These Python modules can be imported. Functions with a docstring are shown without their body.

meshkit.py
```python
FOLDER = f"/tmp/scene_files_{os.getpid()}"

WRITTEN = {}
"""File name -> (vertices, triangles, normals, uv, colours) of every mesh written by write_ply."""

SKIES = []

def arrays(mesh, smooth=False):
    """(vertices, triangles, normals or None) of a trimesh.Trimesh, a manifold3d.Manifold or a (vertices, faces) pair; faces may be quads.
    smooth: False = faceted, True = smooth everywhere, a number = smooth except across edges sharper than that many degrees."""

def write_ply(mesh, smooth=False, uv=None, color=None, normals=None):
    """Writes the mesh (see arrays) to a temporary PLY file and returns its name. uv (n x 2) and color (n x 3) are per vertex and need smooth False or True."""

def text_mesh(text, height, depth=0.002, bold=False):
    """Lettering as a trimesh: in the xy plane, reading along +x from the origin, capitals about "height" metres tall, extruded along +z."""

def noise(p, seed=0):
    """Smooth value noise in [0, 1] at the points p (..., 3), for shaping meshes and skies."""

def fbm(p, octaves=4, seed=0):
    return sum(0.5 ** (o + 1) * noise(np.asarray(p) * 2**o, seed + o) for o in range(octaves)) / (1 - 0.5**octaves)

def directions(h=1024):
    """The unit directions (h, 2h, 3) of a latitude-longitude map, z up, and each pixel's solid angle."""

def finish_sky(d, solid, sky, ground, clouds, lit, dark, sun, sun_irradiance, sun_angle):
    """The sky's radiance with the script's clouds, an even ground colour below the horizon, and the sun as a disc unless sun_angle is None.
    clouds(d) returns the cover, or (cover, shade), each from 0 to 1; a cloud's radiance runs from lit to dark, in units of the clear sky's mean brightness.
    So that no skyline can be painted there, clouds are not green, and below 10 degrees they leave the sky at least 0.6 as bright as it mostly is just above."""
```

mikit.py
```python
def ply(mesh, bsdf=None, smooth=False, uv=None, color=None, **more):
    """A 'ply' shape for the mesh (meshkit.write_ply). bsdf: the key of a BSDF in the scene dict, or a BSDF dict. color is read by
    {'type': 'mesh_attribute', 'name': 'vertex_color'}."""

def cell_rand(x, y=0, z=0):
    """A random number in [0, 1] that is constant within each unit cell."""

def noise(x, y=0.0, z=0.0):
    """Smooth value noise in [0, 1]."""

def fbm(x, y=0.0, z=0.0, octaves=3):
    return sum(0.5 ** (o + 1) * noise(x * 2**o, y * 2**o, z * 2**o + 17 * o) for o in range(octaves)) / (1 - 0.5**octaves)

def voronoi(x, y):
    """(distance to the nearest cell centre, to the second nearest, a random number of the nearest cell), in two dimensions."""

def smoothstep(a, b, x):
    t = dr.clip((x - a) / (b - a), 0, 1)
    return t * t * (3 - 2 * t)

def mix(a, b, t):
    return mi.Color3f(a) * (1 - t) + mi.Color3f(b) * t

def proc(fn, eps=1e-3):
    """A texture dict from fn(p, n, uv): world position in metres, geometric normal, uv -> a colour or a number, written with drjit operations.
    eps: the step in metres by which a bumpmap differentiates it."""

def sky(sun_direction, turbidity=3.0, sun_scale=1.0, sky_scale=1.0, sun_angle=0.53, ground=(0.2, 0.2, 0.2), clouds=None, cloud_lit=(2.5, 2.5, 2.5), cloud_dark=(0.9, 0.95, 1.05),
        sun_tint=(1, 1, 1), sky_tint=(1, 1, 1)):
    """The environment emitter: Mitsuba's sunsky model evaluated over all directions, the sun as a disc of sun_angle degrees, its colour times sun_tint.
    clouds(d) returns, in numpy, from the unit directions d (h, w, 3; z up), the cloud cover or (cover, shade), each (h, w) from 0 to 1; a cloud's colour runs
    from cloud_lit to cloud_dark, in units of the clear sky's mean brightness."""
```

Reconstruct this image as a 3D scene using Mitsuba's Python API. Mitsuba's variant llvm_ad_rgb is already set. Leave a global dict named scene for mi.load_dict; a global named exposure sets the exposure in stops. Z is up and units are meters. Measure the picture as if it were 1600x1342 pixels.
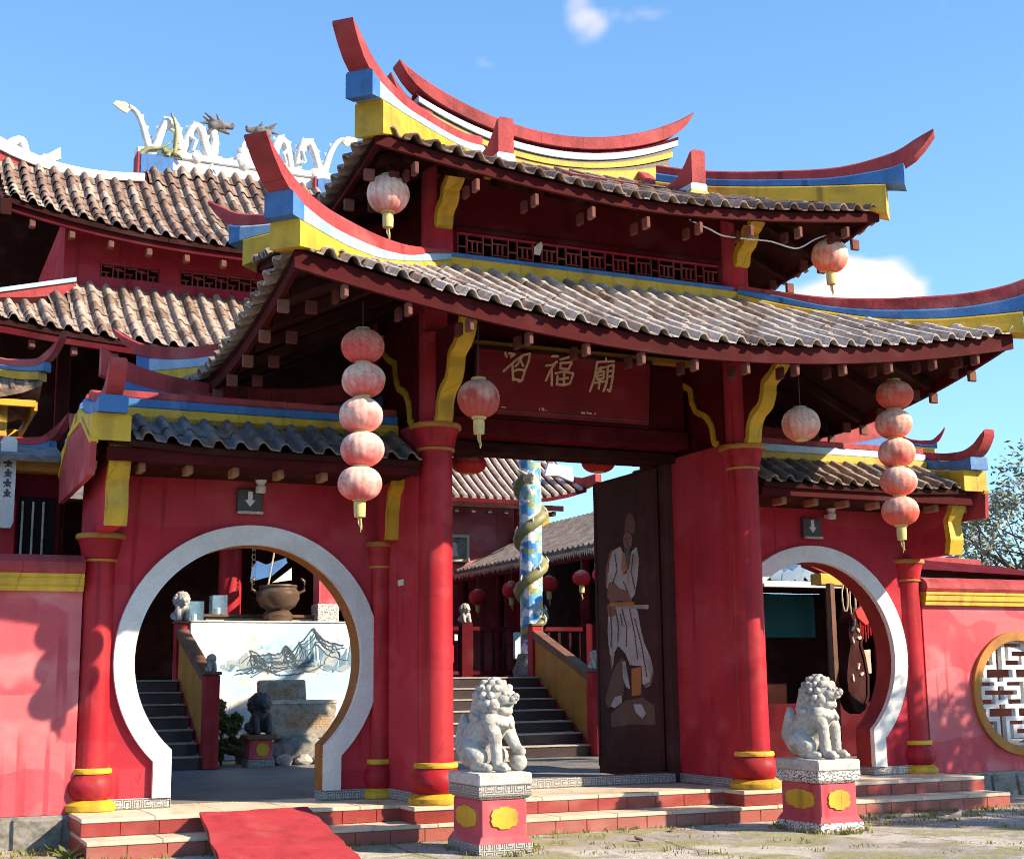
import math, random
import numpy as np, trimesh, mitsuba as mi, mikit, drjit as dr
import manifold3d as m3
from shapely.geometry import Polygon, Point, LineString, box as sbox
from shapely.ops import unary_union
from shapely import affinity
import meshkit
from mikit import noise, fbm, voronoi, smoothstep, mix, cell_rand
T = mi.ScalarTransform4f
PI = math.pi
rng = np.random.default_rng(7)
random.seed(7)

# ------------------------------------------------------------------ camera, sky, exposure
exposure = 2.2
CAM, YAW, PITCH, ROLL = np.array([-6.6085, -12.4708, 1.0907]), 0.4262, 0.1793, -0.0111
_f = np.array([math.sin(YAW)*math.cos(PITCH), math.cos(YAW)*math.cos(PITCH), math.sin(PITCH)])
_r = np.array([math.cos(YAW), -math.sin(YAW), 0]); _u = np.cross(_r, _f)
_up = -_r*math.sin(ROLL) + _u*math.cos(ROLL)
scene = {'type': 'scene',
         'camera': {'type': 'perspective', 'fov': 40.24, 'fov_axis': 'x', 'near_clip': 0.1, 'far_clip': 3000.0,
                    'to_world': T().look_at(origin=CAM.tolist(), target=(CAM+_f).tolist(), up=_up.tolist())}}
labels = {}
SUN = np.array([0.612, -0.600, 0.500])


PUFFS = [(0.486, 0.463, .015, .018, .30), (0.531, 0.469, .028, .010, .27), (0.412, 0.436, .016, .007, .22), (0.752, 0.435, .012, .03, .13),
         (0.684, 0.276, .022, .015, .85), (0.645, 0.255, .035, .014, .8), (0.708, 0.266, .018, .010, .7),
         (-0.9, 0.35, .20, .05, 1.0), (-1.9, 0.25, .25, .05, 1.0), (2.6, 0.3, .22, .05, 1.0), (1.7, 0.22, .2, .05, 1.0), (3.0, 0.7, .3, .08, .6)]


def clouds(d):
    """A few small puffs, broken up by noise."""
    az = np.arctan2(d[..., 0], d[..., 1]); el = np.arcsin(np.clip(d[..., 2], -1, 1))
    m = meshkit.fbm(np.stack([az*26, el*44, az*0], -1), 6, 11)
    c = 0.0
    for a, e, sa, se, k in PUFFS:
        c = c+k*np.exp(-((az-a)/sa)**2-((el-e)/se)**2)
    return np.clip(c*1.35+(m-0.5)*2.4*np.minimum(1, c*2.5)-0.16, 0, 1)**1.1


scene['sky'] = mikit.sky(SUN.tolist(), turbidity=2, sun_scale=1.65, sky_scale=1.0, clouds=clouds, cloud_lit=(3.2, 2.5, 2.0), cloud_dark=(1.2, 1.25, 1.35), ground=(0.22, 0.2, 0.17), sun_tint=(0.97, 1.0, 1.12), sky_tint=(1.46, 1.76, 1.98))

# ------------------------------------------------------------------ materials


def principled(col, rough=0.6, spec=0.4, metal=0.0, bump=None, bs=1.0, **kw):
    b = {'type': 'principled', 'base_color': {'type': 'rgb', 'value': list(col)} if isinstance(col, (tuple, list)) else col,
         'roughness': rough, 'specular': spec, 'metallic': metal, **kw}
    if bump is not None:
        b = {'type': 'bumpmap', 'arbitrary': bump, 'scale': bs, 'bsdf': b}
    return {'type': 'twosided', 'bsdf': b}


def paint(c, dirt, amt=0.35, s=2.2, streak=0.25, pale=None, wall=False, joints=False):
    pale = pale or tuple(min(1, v*1.25+0.03) for v in c)

    def fn(p, n, uv):
        a = fbm(p.x*s, p.y*s, p.z*s, 4)
        b = fbm(p.x*7+3, p.y*7, p.z*0.8, 3)
        g = noise(p.x*60, p.y*60, p.z*60)
        t = smoothstep(0.48, 0.74, a)*amt + smoothstep(0.50, 0.74, b)*streak
        k = mix(c, dirt, dr.clip(t, 0, 1))
        k = mix(k, pale, smoothstep(0.5, 0.8, fbm(p.x*3.1+9, p.y*3.1, p.z*3.1+4, 3))*0.45)
        if wall:      # repair patches, rain runs and hairline cracks
            pt = smoothstep(0.56, 0.575, fbm(p.x*0.9+20, p.y*0.9, p.z*1.3, 3))
            k = mix(k, mix(k, pale, 0.5), pt*0.5)
            run = smoothstep(0.60, 0.72, fbm(p.x*16, p.y*16, p.z*0.55+3, 2))*smoothstep(0.42, 0.6, fbm(p.x*1.7, p.y*1.7, p.z*1.1+8, 2))
            k = mix(k, dirt, run*0.8)
            d1, d2, _ = voronoi(p.x*0.9+p.y*0.9+0.5*fbm(p.x*4, p.y*4, p.z*4, 2), p.z*0.8+0.5*fbm(p.x*4+9, p.y*4, p.z*4, 2))
            k = k*(1-0.30*smoothstep(0.008, 0.003, d2-d1)*smoothstep(0.45, 0.62, fbm(p.x*1.1+5, p.y*1.1, p.z*1.1, 2)))
        if joints:
            u = (p.x+p.y*0.83)*1.9
            k = k*(1-0.45*smoothstep(0.010, 0.004, dr.abs(u-dr.round(u)))) 
        return k*(0.69+0.10*g)
    return mikit.proc(fn)


def bump_fbm(s, oct=3):
    return mikit.proc(lambda p, n, uv: fbm(p.x*s, p.y*s, p.z*s, oct), eps=0.003)


PLASTER = bump_fbm(14, 3)
GRIT = bump_fbm(45, 2)
M = {}


def mat(name, b):
    scene['mat_'+name] = b
    M[name] = 'mat_'+name


def tile_col(a, b, c):
    def fn(p, n, uv):
        k = fbm(p.x*5, p.y*5, p.z*5, 3)
        sp = fbm(p.x*38, p.y*38, p.z*38, 2)
        m = smoothstep(0.5, 0.7, fbm(p.x*11+5, p.y*11, p.z*11, 3))
        q = mix(a, b, smoothstep(0.3, 0.7, k))
        q = mix(q, c, m*0.6)
        return q*(0.50+0.42*sp)
    return mikit.proc(fn)


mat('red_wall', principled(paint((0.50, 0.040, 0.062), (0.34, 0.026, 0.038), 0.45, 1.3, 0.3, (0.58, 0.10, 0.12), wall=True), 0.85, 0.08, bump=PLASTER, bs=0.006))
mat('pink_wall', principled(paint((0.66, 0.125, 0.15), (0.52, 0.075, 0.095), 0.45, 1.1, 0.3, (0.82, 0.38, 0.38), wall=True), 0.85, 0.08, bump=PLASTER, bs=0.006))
mat('red_paint', principled(paint((0.47, 0.018, 0.030), (0.27, 0.012, 0.018), 0.5, 3, 0.45, (0.55, 0.07, 0.08), wall=True), 0.5, 0.2, bump=PLASTER, bs=0.003))
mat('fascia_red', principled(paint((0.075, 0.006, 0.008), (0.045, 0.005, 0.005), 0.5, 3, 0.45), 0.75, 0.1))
mat('sign_red', principled(paint((0.26, 0.014, 0.026), (0.16, 0.01, 0.018), 0.5, 3, 0.3), 0.5, 0.2))
mat('rose', principled(paint((0.44, 0.060, 0.066), (0.22, 0.03, 0.032), 0.5, 3.5, 0.5, (0.58, 0.2, 0.19), joints=True), 0.7, 0.25, bump=PLASTER, bs=0.005))
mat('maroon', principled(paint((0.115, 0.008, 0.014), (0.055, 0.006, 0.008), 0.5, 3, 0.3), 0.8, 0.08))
mat('wood_dark', principled(paint((0.045, 0.011, 0.010), (0.02, 0.008, 0.007), 0.6, 4, 0.4), 0.85, 0.08))
mat('yellow', principled(paint((0.72, 0.45, 0.032), (0.40, 0.23, 0.03), 0.5, 4, 0.5, joints=True), 0.55, 0.35, bump=PLASTER, bs=0.003))
mat('ochre', principled(paint((0.50, 0.22, 0.04), (0.28, 0.12, 0.03), 0.4, 4, 0.3), 0.6, 0.3))
mat('blue', principled(paint((0.055, 0.195, 0.50), (0.035, 0.10, 0.26), 0.5, 4, 0.45, (0.2, 0.36, 0.6), joints=True), 0.55, 0.35, bump=PLASTER, bs=0.003))
mat('lit_faded_blue', principled(paint((0.36, 0.52, 0.72), (0.22, 0.36, 0.56), 0.5, 4, 0.4, (0.55, 0.68, 0.8), joints=True), 0.55, 0.3))  # on the left hips: the blue paint with sunlight put into its colour
mat('pale_blue', principled(paint((0.50, 0.66, 0.78), (0.34, 0.46, 0.56), 0.4, 4, 0.3), 0.6, 0.3))
mat('white', principled(paint((0.76, 0.78, 0.78), (0.5, 0.5, 0.47), 0.3, 3, 0.25), 0.65, 0.3, bump=PLASTER, bs=0.003))
mat('cream', principled(paint((0.70, 0.60, 0.45), (0.42, 0.34, 0.25), 0.5, 5, 0.0), 0.4, 0.4))
mat('red_tile', principled(paint((0.32, 0.042, 0.034), (0.2, 0.035, 0.025), 0.5, 6, 0.25, (0.5, 0.22, 0.18)), 0.35, 0.5))
mat('rust_tile', principled(paint((0.40, 0.10, 0.075), (0.30, 0.14, 0.11), 0.7, 3, 0.25, (0.5, 0.26, 0.22)), 0.5, 0.4))
mat('tile_a', principled(tile_col((0.35, 0.265, 0.22), (0.46, 0.365, 0.31), (0.18, 0.13, 0.105)), 0.85, 0.2, bump=GRIT, bs=0.004))
mat('tile_b', principled(tile_col((0.54, 0.465, 0.415), (0.68, 0.60, 0.545), (0.29, 0.23, 0.195)), 0.85, 0.2, bump=GRIT, bs=0.004))
mat('tile_c', principled(tile_col((0.21, 0.145, 0.115), (0.30, 0.215, 0.175), (0.11, 0.075, 0.058)), 0.85, 0.2, bump=GRIT, bs=0.004))
mat('slate', principled(tile_col((0.16, 0.15, 0.155), (0.24, 0.22, 0.22), (0.09, 0.08, 0.08)), 0.8, 0.25, bump=GRIT, bs=0.004))
mat('stone', principled(tile_col((0.50, 0.485, 0.45), (0.60, 0.585, 0.55), (0.30, 0.29, 0.265)), 0.85, 0.2, bump=GRIT, bs=0.006))
mat('grey_stone', principled(tile_col((0.26, 0.25, 0.225), (0.34, 0.325, 0.295), (0.15, 0.15, 0.12)), 0.9, 0.2, bump=PLASTER, bs=0.02))
mat('pale_terrazzo', principled(tile_col((0.62, 0.60, 0.56), (0.70, 0.68, 0.64), (0.45, 0.43, 0.39)), 0.6, 0.3, bump=GRIT, bs=0.002))
mat('terrazzo', principled(mikit.proc(lambda p, n, uv: mix((0.55, 0.54, 0.52), (0.12, 0.12, 0.12), smoothstep(0.55, 0.62, noise(p.x*70, p.y*70, p.z*70)))), 0.5, 0.4))


def meander(p, n, uv):
    """Greek-key band, pressed grey tiles of 0.10 m."""
    h = dr.select(dr.abs(n.x) > dr.abs(n.y), p.y, p.x)*11.0
    v = p.z*11.0
    cx, cv = h-dr.floor(h), v-dr.floor(v)
    r = dr.maximum(dr.abs(cx-0.5), dr.abs(cv-0.5))
    k = cell_rand(dr.floor(h), dr.floor(v))
    ring = ((r > 0.14) & (r < 0.24)) | ((r > 0.36) & (r < 0.45))
    cut = (dr.abs(cv-0.5) < 0.1) & (cx > 0.5) & (k > 0.4) | (dr.abs(cx-0.5) < 0.1) & (cv < 0.5) & (k <= 0.4)
    dark = ring & ~cut
    base = mix((0.42, 0.41, 0.38), (0.27, 0.265, 0.25), fbm(p.x*9, p.y*9, p.z*9, 3))
    return dr.select(dark, mi.Color3f(0.085, 0.083, 0.08), base)


mat('meander', principled(mikit.proc(meander), 0.6, 0.4))
mat('gold', principled(paint((0.85, 0.58, 0.36), (0.6, 0.36, 0.2), 0.5, 14, 0.0), 0.5, 0.4))
mat('black', principled((0.012, 0.01, 0.01), 0.9, 0.05))
mat('iron', principled((0.05, 0.05, 0.052), 0.5, 0.4))
mat('door_brown', principled(paint((0.088, 0.034, 0.032), (0.05, 0.024, 0.022), 0.5, 3, 0.4), 0.7, 0.1))
mat('bronze', principled(paint((0.20, 0.13, 0.085), (0.07, 0.05, 0.04), 0.6, 8, 0.2), 0.4, 0.5, 0.5))
mat('lantern', principled({'type': 'mesh_attribute', 'name': 'vertex_color'}, 0.75, 0.2, sheen=0.3))
mat('tassel', principled(paint((0.72, 0.60, 0.26), (0.5, 0.38, 0.14), 0.4, 20, 0.4), 0.8, 0.2))
mat('carpet', principled(paint((0.42, 0.050, 0.062), (0.30, 0.035, 0.042), 0.6, 6, 0.0, (0.52, 0.14, 0.14)), 0.95, 0.1, bump=bump_fbm(120, 2), bs=0.002))
mat('leaf', principled(mikit.proc(lambda p, n, uv: mix((0.05, 0.09, 0.022), (0.13, 0.15, 0.05), noise(p.x*7, p.y*7, p.z*7))), 0.6, 0.3))
mat('grey_leaf', principled(mikit.proc(lambda p, n, uv: mix((0.11, 0.125, 0.075), (0.24, 0.25, 0.18), noise(p.x*3, p.y*3, p.z*3))), 0.7, 0.3))
mat('grass', principled(mikit.proc(lambda p, n, uv: mix((0.10, 0.12, 0.025), (0.26, 0.23, 0.07), noise(p.x*5, p.y*5, p.z*5))), 0.8, 0.2))
mat('bark', principled(paint((0.13, 0.10, 0.075), (0.06, 0.05, 0.04), 0.6, 6, 0.4), 0.9, 0.2))
mat('teal_cloth', principled((0.012, 0.075, 0.07), 0.8, 0.2))
mat('scarlet', principled((0.62, 0.02, 0.02), 0.5, 0.4))
mat('wood_mid', principled(paint((0.20, 0.10, 0.06), (0.10, 0.05, 0.03), 0.5, 6, 0.4), 0.6, 0.3))
mat('skin_paint', principled((0.22, 0.09, 0.065), 0.6, 0.3))
mat('robe_paint', principled(paint((0.60, 0.55, 0.56), (0.34, 0.28, 0.28), 0.7, 4, 0.4), 0.6, 0.3))
mat('orange_paint', principled((0.42, 0.15, 0.03), 0.6, 0.3))
mat('brown_paint', principled(paint((0.17, 0.075, 0.055), (0.10, 0.05, 0.04), 0.5, 6, 0.2), 0.6, 0.3))
mat('glass', {'type': 'thindielectric', 'int_ior': 1.5})


def ground_col(p, n, uv):
    a = fbm(p.x*0.9, p.y*0.9, 0.0, 4)
    b = fbm(p.x*6, p.y*6, 0.0, 3)
    g = fbm(p.x*50, p.y*50, 0.0, 2)
    k = mix((0.215, 0.205, 0.185), (0.32, 0.305, 0.275), smoothstep(0.35, 0.65, a))
    k = mix(k, (0.15, 0.135, 0.10), smoothstep(0.55, 0.72, b)*0.65)
    k = mix(k, (0.17, 0.17, 0.07), smoothstep(0.52, 0.66, fbm(p.x*2.1+7, p.y*2.1, 0.0, 4))*0.7)
    jx = dr.abs(p.x*0.45+0.1*noise(p.x, p.y)-dr.round(p.x*0.45))
    return k*(0.75+0.5*g)*dr.select(jx < 0.006, 0.55, 1.0)


mat('ground', principled(mikit.proc(ground_col), 0.9, 0.2, bump=bump_fbm(25, 3), bs=0.012))
mat('court', principled(paint((0.20, 0.19, 0.175), (0.11, 0.105, 0.10), 0.5, 2, 0.0), 0.6, 0.35))
mat('step_dark', principled(paint((0.045, 0.03, 0.03), (0.03, 0.02, 0.02), 0.5, 3, 0.0), 0.35, 0.5))
mat('nosing', principled((0.34, 0.30, 0.27), 0.5, 0.4))


def mural_col(p, n, uv):
    w = fbm(p.x*1.6, p.z*2.4, 3.0, 4)
    c = mix((0.74, 0.78, 0.80), (0.34, 0.56, 0.72), smoothstep(0.47, 0.66, w)*0.9)
    c = mix(c, (0.60, 0.52, 0.36), smoothstep(0.64, 0.78, fbm(p.x*5.2+4, p.z*6, 1.0, 3))*0.6)
    c = mix(c, (0.22, 0.36, 0.46), smoothstep(0.54, 0.66, fbm(p.x*7+1, p.z*9, 2.0, 4))*smoothstep(1.25, 1.4, p.z)*smoothstep(1.85, 1.6, p.z)*smoothstep(-1.9, -1.2, p.x)*0.6)
    ink = smoothstep(0.012, 0.0, dr.abs(fbm(p.x*2.6+2, p.z*3.6, 7.0, 4)-0.5)) * smoothstep(1.15, 1.35, p.z)*smoothstep(1.98, 1.75, p.z)
    return mix(c, (0.10, 0.13, 0.16), ink*0.8*smoothstep(-2.2, -1.2, p.x))


mat('mural', principled(mikit.proc(mural_col), 0.6, 0.3))


def dragon_col(p, n, uv):
    a = fbm(p.x*7, p.y*7, p.z*4, 3)
    c = mix((0.05, 0.20, 0.55), (0.12, 0.42, 0.75), smoothstep(0.35, 0.6, a))
    c = mix(c, (0.30, 0.34, 0.12), smoothstep(0.56, 0.62, fbm(p.x*9+11, p.y*9, p.z*7, 3)))
    c = mix(c, (0.55, 0.42, 0.12), smoothstep(0.60, 0.66, fbm(p.x*12+31, p.y*12, p.z*9, 3)))
    return mix(c, (0.75, 0.78, 0.80), smoothstep(0.52, 0.58, fbm(p.x*8+3, p.y*8, p.z*6, 3)))


mat('cloud_blue', principled(mikit.proc(dragon_col), 0.5, 0.4))
mat('scale', principled(paint((0.30, 0.30, 0.13), (0.16, 0.17, 0.06), 0.6, 12, 0.3), 0.5, 0.4))

# ------------------------------------------------------------------ helpers
_count = {}


def nk(base):
    n = _count.get(base, 0)
    _count[base] = n+1
    return base if n == 0 else f"{base}_{n:03d}"


def thing(name, label, cat, group=None, kind=None):
    k = nk(name)
    labels[k] = {'label': label, 'category': cat}
    if group:
        labels[k]['group'] = group
    if kind:
        labels[k]['kind'] = kind
    return k


def put(key, mesh, m, smooth=False, Mx=None, **kw):
    scene[key] = mikit.ply(mesh, M[m], smooth=smooth, **kw)
    if Mx is not None:
        scene[key]['to_world'] = T(np.asarray(Mx, float).tolist())
    return key


def part(parent, name, mesh, m, smooth=False, Mx=None, label=None, kind=None, **kw):
    if parent.count('__') >= 2:      # never a fourth level: becomes a sibling
        parent = parent.rsplit('__', 1)[0]
    k = put(nk(parent+'__'+name), mesh, m, smooth, Mx, **kw)
    if label or kind:
        labels[k] = {**({'label': label} if label else {}), **({'kind': kind} if kind else {})}
    return k


def reuse(parent, name, base, Mx):
    k = nk(parent+'__'+name)
    scene[k] = {**base, 'to_world': T(np.asarray(Mx, float).tolist())}
    return k


def cat(ms):
    vs, fs, o = [], [], 0
    for m in ms:
        v, f = (m.vertices, m.faces) if hasattr(m, 'vertices') else m
        f = np.asarray(f)
        if f.shape[1] == 4:
            f = np.vstack([f[:, [0, 1, 2]], f[:, [0, 2, 3]]])
        vs.append(np.asarray(v, float)); fs.append(f+o); o += len(v)
    return np.vstack(vs), np.vstack(fs)


_C = np.array([[x, y, z] for x in (-1, 1) for y in (-1, 1) for z in (-1, 1)], float)


def hullpts(p):
    m = m3.Manifold.hull_points(np.asarray(p, float)).to_mesh()
    return np.array(m.vert_properties[:, :3], float), np.array(m.tri_verts, int)


def bx(x0, x1, y0, y1, z0, z1, b=0.006):
    c = np.array([(x0+x1)/2, (y0+y1)/2, (z0+z1)/2]); h = np.array([abs(x1-x0)/2, abs(y1-y0)/2, abs(z1-z0)/2])
    b = min(b, h.min()*0.45)
    return hullpts(np.vstack([c+_C*(h-b*np.array(e)) for e in ((0, 1, 1), (1, 0, 1), (1, 1, 0))]))


def tf(m, Mx):
    v, f = (m.vertices, m.faces) if hasattr(m, 'vertices') else m
    return np.asarray(v) @ np.asarray(Mx)[:3, :3].T + np.asarray(Mx)[:3, 3], f


def mv(m, x=0, y=0, z=0):
    return np.asarray(m[0])+np.array([x, y, z]), m[1]


def rot(axis, deg, x=0, y=0, z=0):
    R = trimesh.transformations.rotation_matrix(math.radians(deg), axis)
    R[:3, 3] = (x, y, z)
    return R


def frame(o, X, Y, Z):
    R = np.eye(4); R[:3, 0], R[:3, 1], R[:3, 2], R[:3, 3] = X, Y, Z, o
    return R


def lathe(prof, n=24, c=(0, 0, 0)):
    prof = np.asarray(prof, float); k = len(prof)
    a = np.arange(n)*2*PI/n
    v = np.stack([prof[:, 0][:, None]*np.cos(a), prof[:, 0][:, None]*np.sin(a), np.repeat(prof[:, 1][:, None], n, 1)], -1).reshape(-1, 3)+np.array(c)
    i, j = np.meshgrid(np.arange(k-1), np.arange(n), indexing='ij')
    q = np.stack([i*n+j, i*n+(j+1) % n, (i+1)*n+(j+1) % n, (i+1)*n+j], -1).reshape(-1, 4)
    v = np.vstack([v, [[c[0], c[1], c[2]+prof[0, 1]], [c[0], c[1], c[2]+prof[-1, 1]]]])
    f = np.vstack([q[:, [0, 1, 2]], q[:, [0, 2, 3]]])
    j = np.arange(n)
    f = np.vstack([f, np.stack([j*0+k*n, (j+1) % n, j], 1), np.stack([j*0+k*n+1, (k-1)*n+j, (k-1)*n+(j+1) % n], 1)])
    return v, f


def loft(loops, caps=True):
    L = np.asarray(loops, float); a, n = L.shape[:2]
    i, j = np.meshgrid(np.arange(a-1), np.arange(n), indexing='ij')
    q = np.stack([i*n+j, i*n+(j+1) % n, (i+1)*n+(j+1) % n, (i+1)*n+j], -1).reshape(-1, 4)
    f = np.vstack([q[:, [0, 1, 2]], q[:, [0, 2, 3]]])
    if caps:
        c = [[0, j+1, j] for j in range(1, n-1)]+[[(a-1)*n, (a-1)*n+j, (a-1)*n+j+1] for j in range(1, n-1)]
        f = np.vstack([f, c])
    return L.reshape(-1, 3), f


def tube(pts, r, n=8):
    p = np.asarray(pts, float); r = np.broadcast_to(r, (len(p),))
    t = np.gradient(p, axis=0); t /= np.linalg.norm(t, axis=1, keepdims=True)+1e-12
    ref = np.array([0, 0, 1.0]) if abs(t[:, 2]).mean() < 0.8 else np.array([1.0, 0, 0])
    a = np.cross(t, ref); a /= np.linalg.norm(a, axis=1, keepdims=True)+1e-12
    b = np.cross(t, a)
    ang = np.arange(n)*2*PI/n
    return loft(p[:, None]+r[:, None, None]*(np.cos(ang)[None, :, None]*a[:, None]+np.sin(ang)[None, :, None]*b[:, None]))


def ribbon(xy, zb, zt, w):
    """A wall-like strip following the plan path xy, from zb to zt, half-width w; slightly chamfered top."""
    xy = np.asarray(xy, float); w = np.broadcast_to(w, (len(xy),))
    t = np.gradient(xy, axis=0); t /= np.linalg.norm(t, axis=1, keepdims=True)
    nrm = np.stack([-t[:, 1], t[:, 0]], 1)
    L = []
    for p, n, b, c, h in zip(xy, nrm, zb, zt, w):
        e = min(0.02, (c-b)*0.2, h*0.3)
        L.append([[*(p+n*h), b], [*(p+n*h), c-e], [*(p+n*(h-e)), c], [*(p-n*(h-e)), c], [*(p-n*h), c-e], [*(p-n*h), b]])
    return loft(L)


def plate(poly, th, Mx=None):
    """Extrudes a 2-D outline (list or shapely) along local z, centred, then places it with Mx."""
    if not hasattr(poly, 'exterior') and not hasattr(poly, 'geoms'):
        poly = Polygon(poly).buffer(0)
    ms = []
    for g in getattr(poly, 'geoms', [poly]):
        if g.area > 1e-7:
            m = trimesh.creation.extrude_polygon(g, th, engine='earcut')
            ms.append((m.vertices-np.array([0, 0, th/2]), m.faces))
    m = cat(ms)
    return tf(m, Mx) if Mx is not None else m


XZ = lambda y: frame((0, y, 0), (1, 0, 0), (0, 0, 1), (0, -1, 0))   # 2-D (x, z) -> plane at y, thickness along y
YZ = lambda x: frame((x, 0, 0), (0, 1, 0), (0, 0, 1), (1, 0, 0))    # 2-D (y, z) -> plane at x


def interp(s, xs, ys):
    """Monotone-smooth interpolation."""
    from scipy.interpolate import PchipInterpolator
    return PchipInterpolator(xs, ys, extrapolate=True)(s)


def strokes(polys, w):
    return unary_union([LineString(p).buffer(w, cap_style=1, join_style=1, quad_segs=3) for p in polys])


# ------------------------------------------------------------------ roof tiles
_TP = [(-0.5, 0.002), (-0.22, 0.0), (-0.165, 0.050), (-0.09, 0.066), (0.04, 0.069), (0.15, 0.053), (0.27, 0.020), (0.36, 0.004), (0.5, 0.002)]


def tile_mesh(w, L, th=0.014, lift=0.014, hs=1.0):
    top, bot = [], []
    P = [(a*w*1.03, h*hs*w/0.21) for a, h in _TP]
    rows = []
    for y, dz in ((-0.045, lift), (L, 0.0)):
        rows.append([[x, y, z+dz+th] for x, z in P])
    lo = [[x, -0.045, z+lift] for x, z in P]
    lo2 = [[x, L, z] for x, z in P]
    v = np.array(rows[0]+rows[1]+lo+lo2); n = len(P); f = []
    for j in range(n-1):
        f += [[j, j+1, n+j+1], [j, n+j+1, n+j], [2*n+j, j+1, j], [2*n+j, 2*n+j+1, j+1], [2*n+j, 3*n+j+1, 2*n+j+1], [2*n+j, 3*n+j, 3*n+j+1]]
    return v, np.array(f)


def tile_base(w, L, mats, hs=1.0):
    out = []
    for i, m in enumerate(mats):
        out.append(mikit.ply(tile_mesh(w, L, hs=hs*(1+0.025*(i % 3-1))), M[m], smooth=50))
    return out


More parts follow.
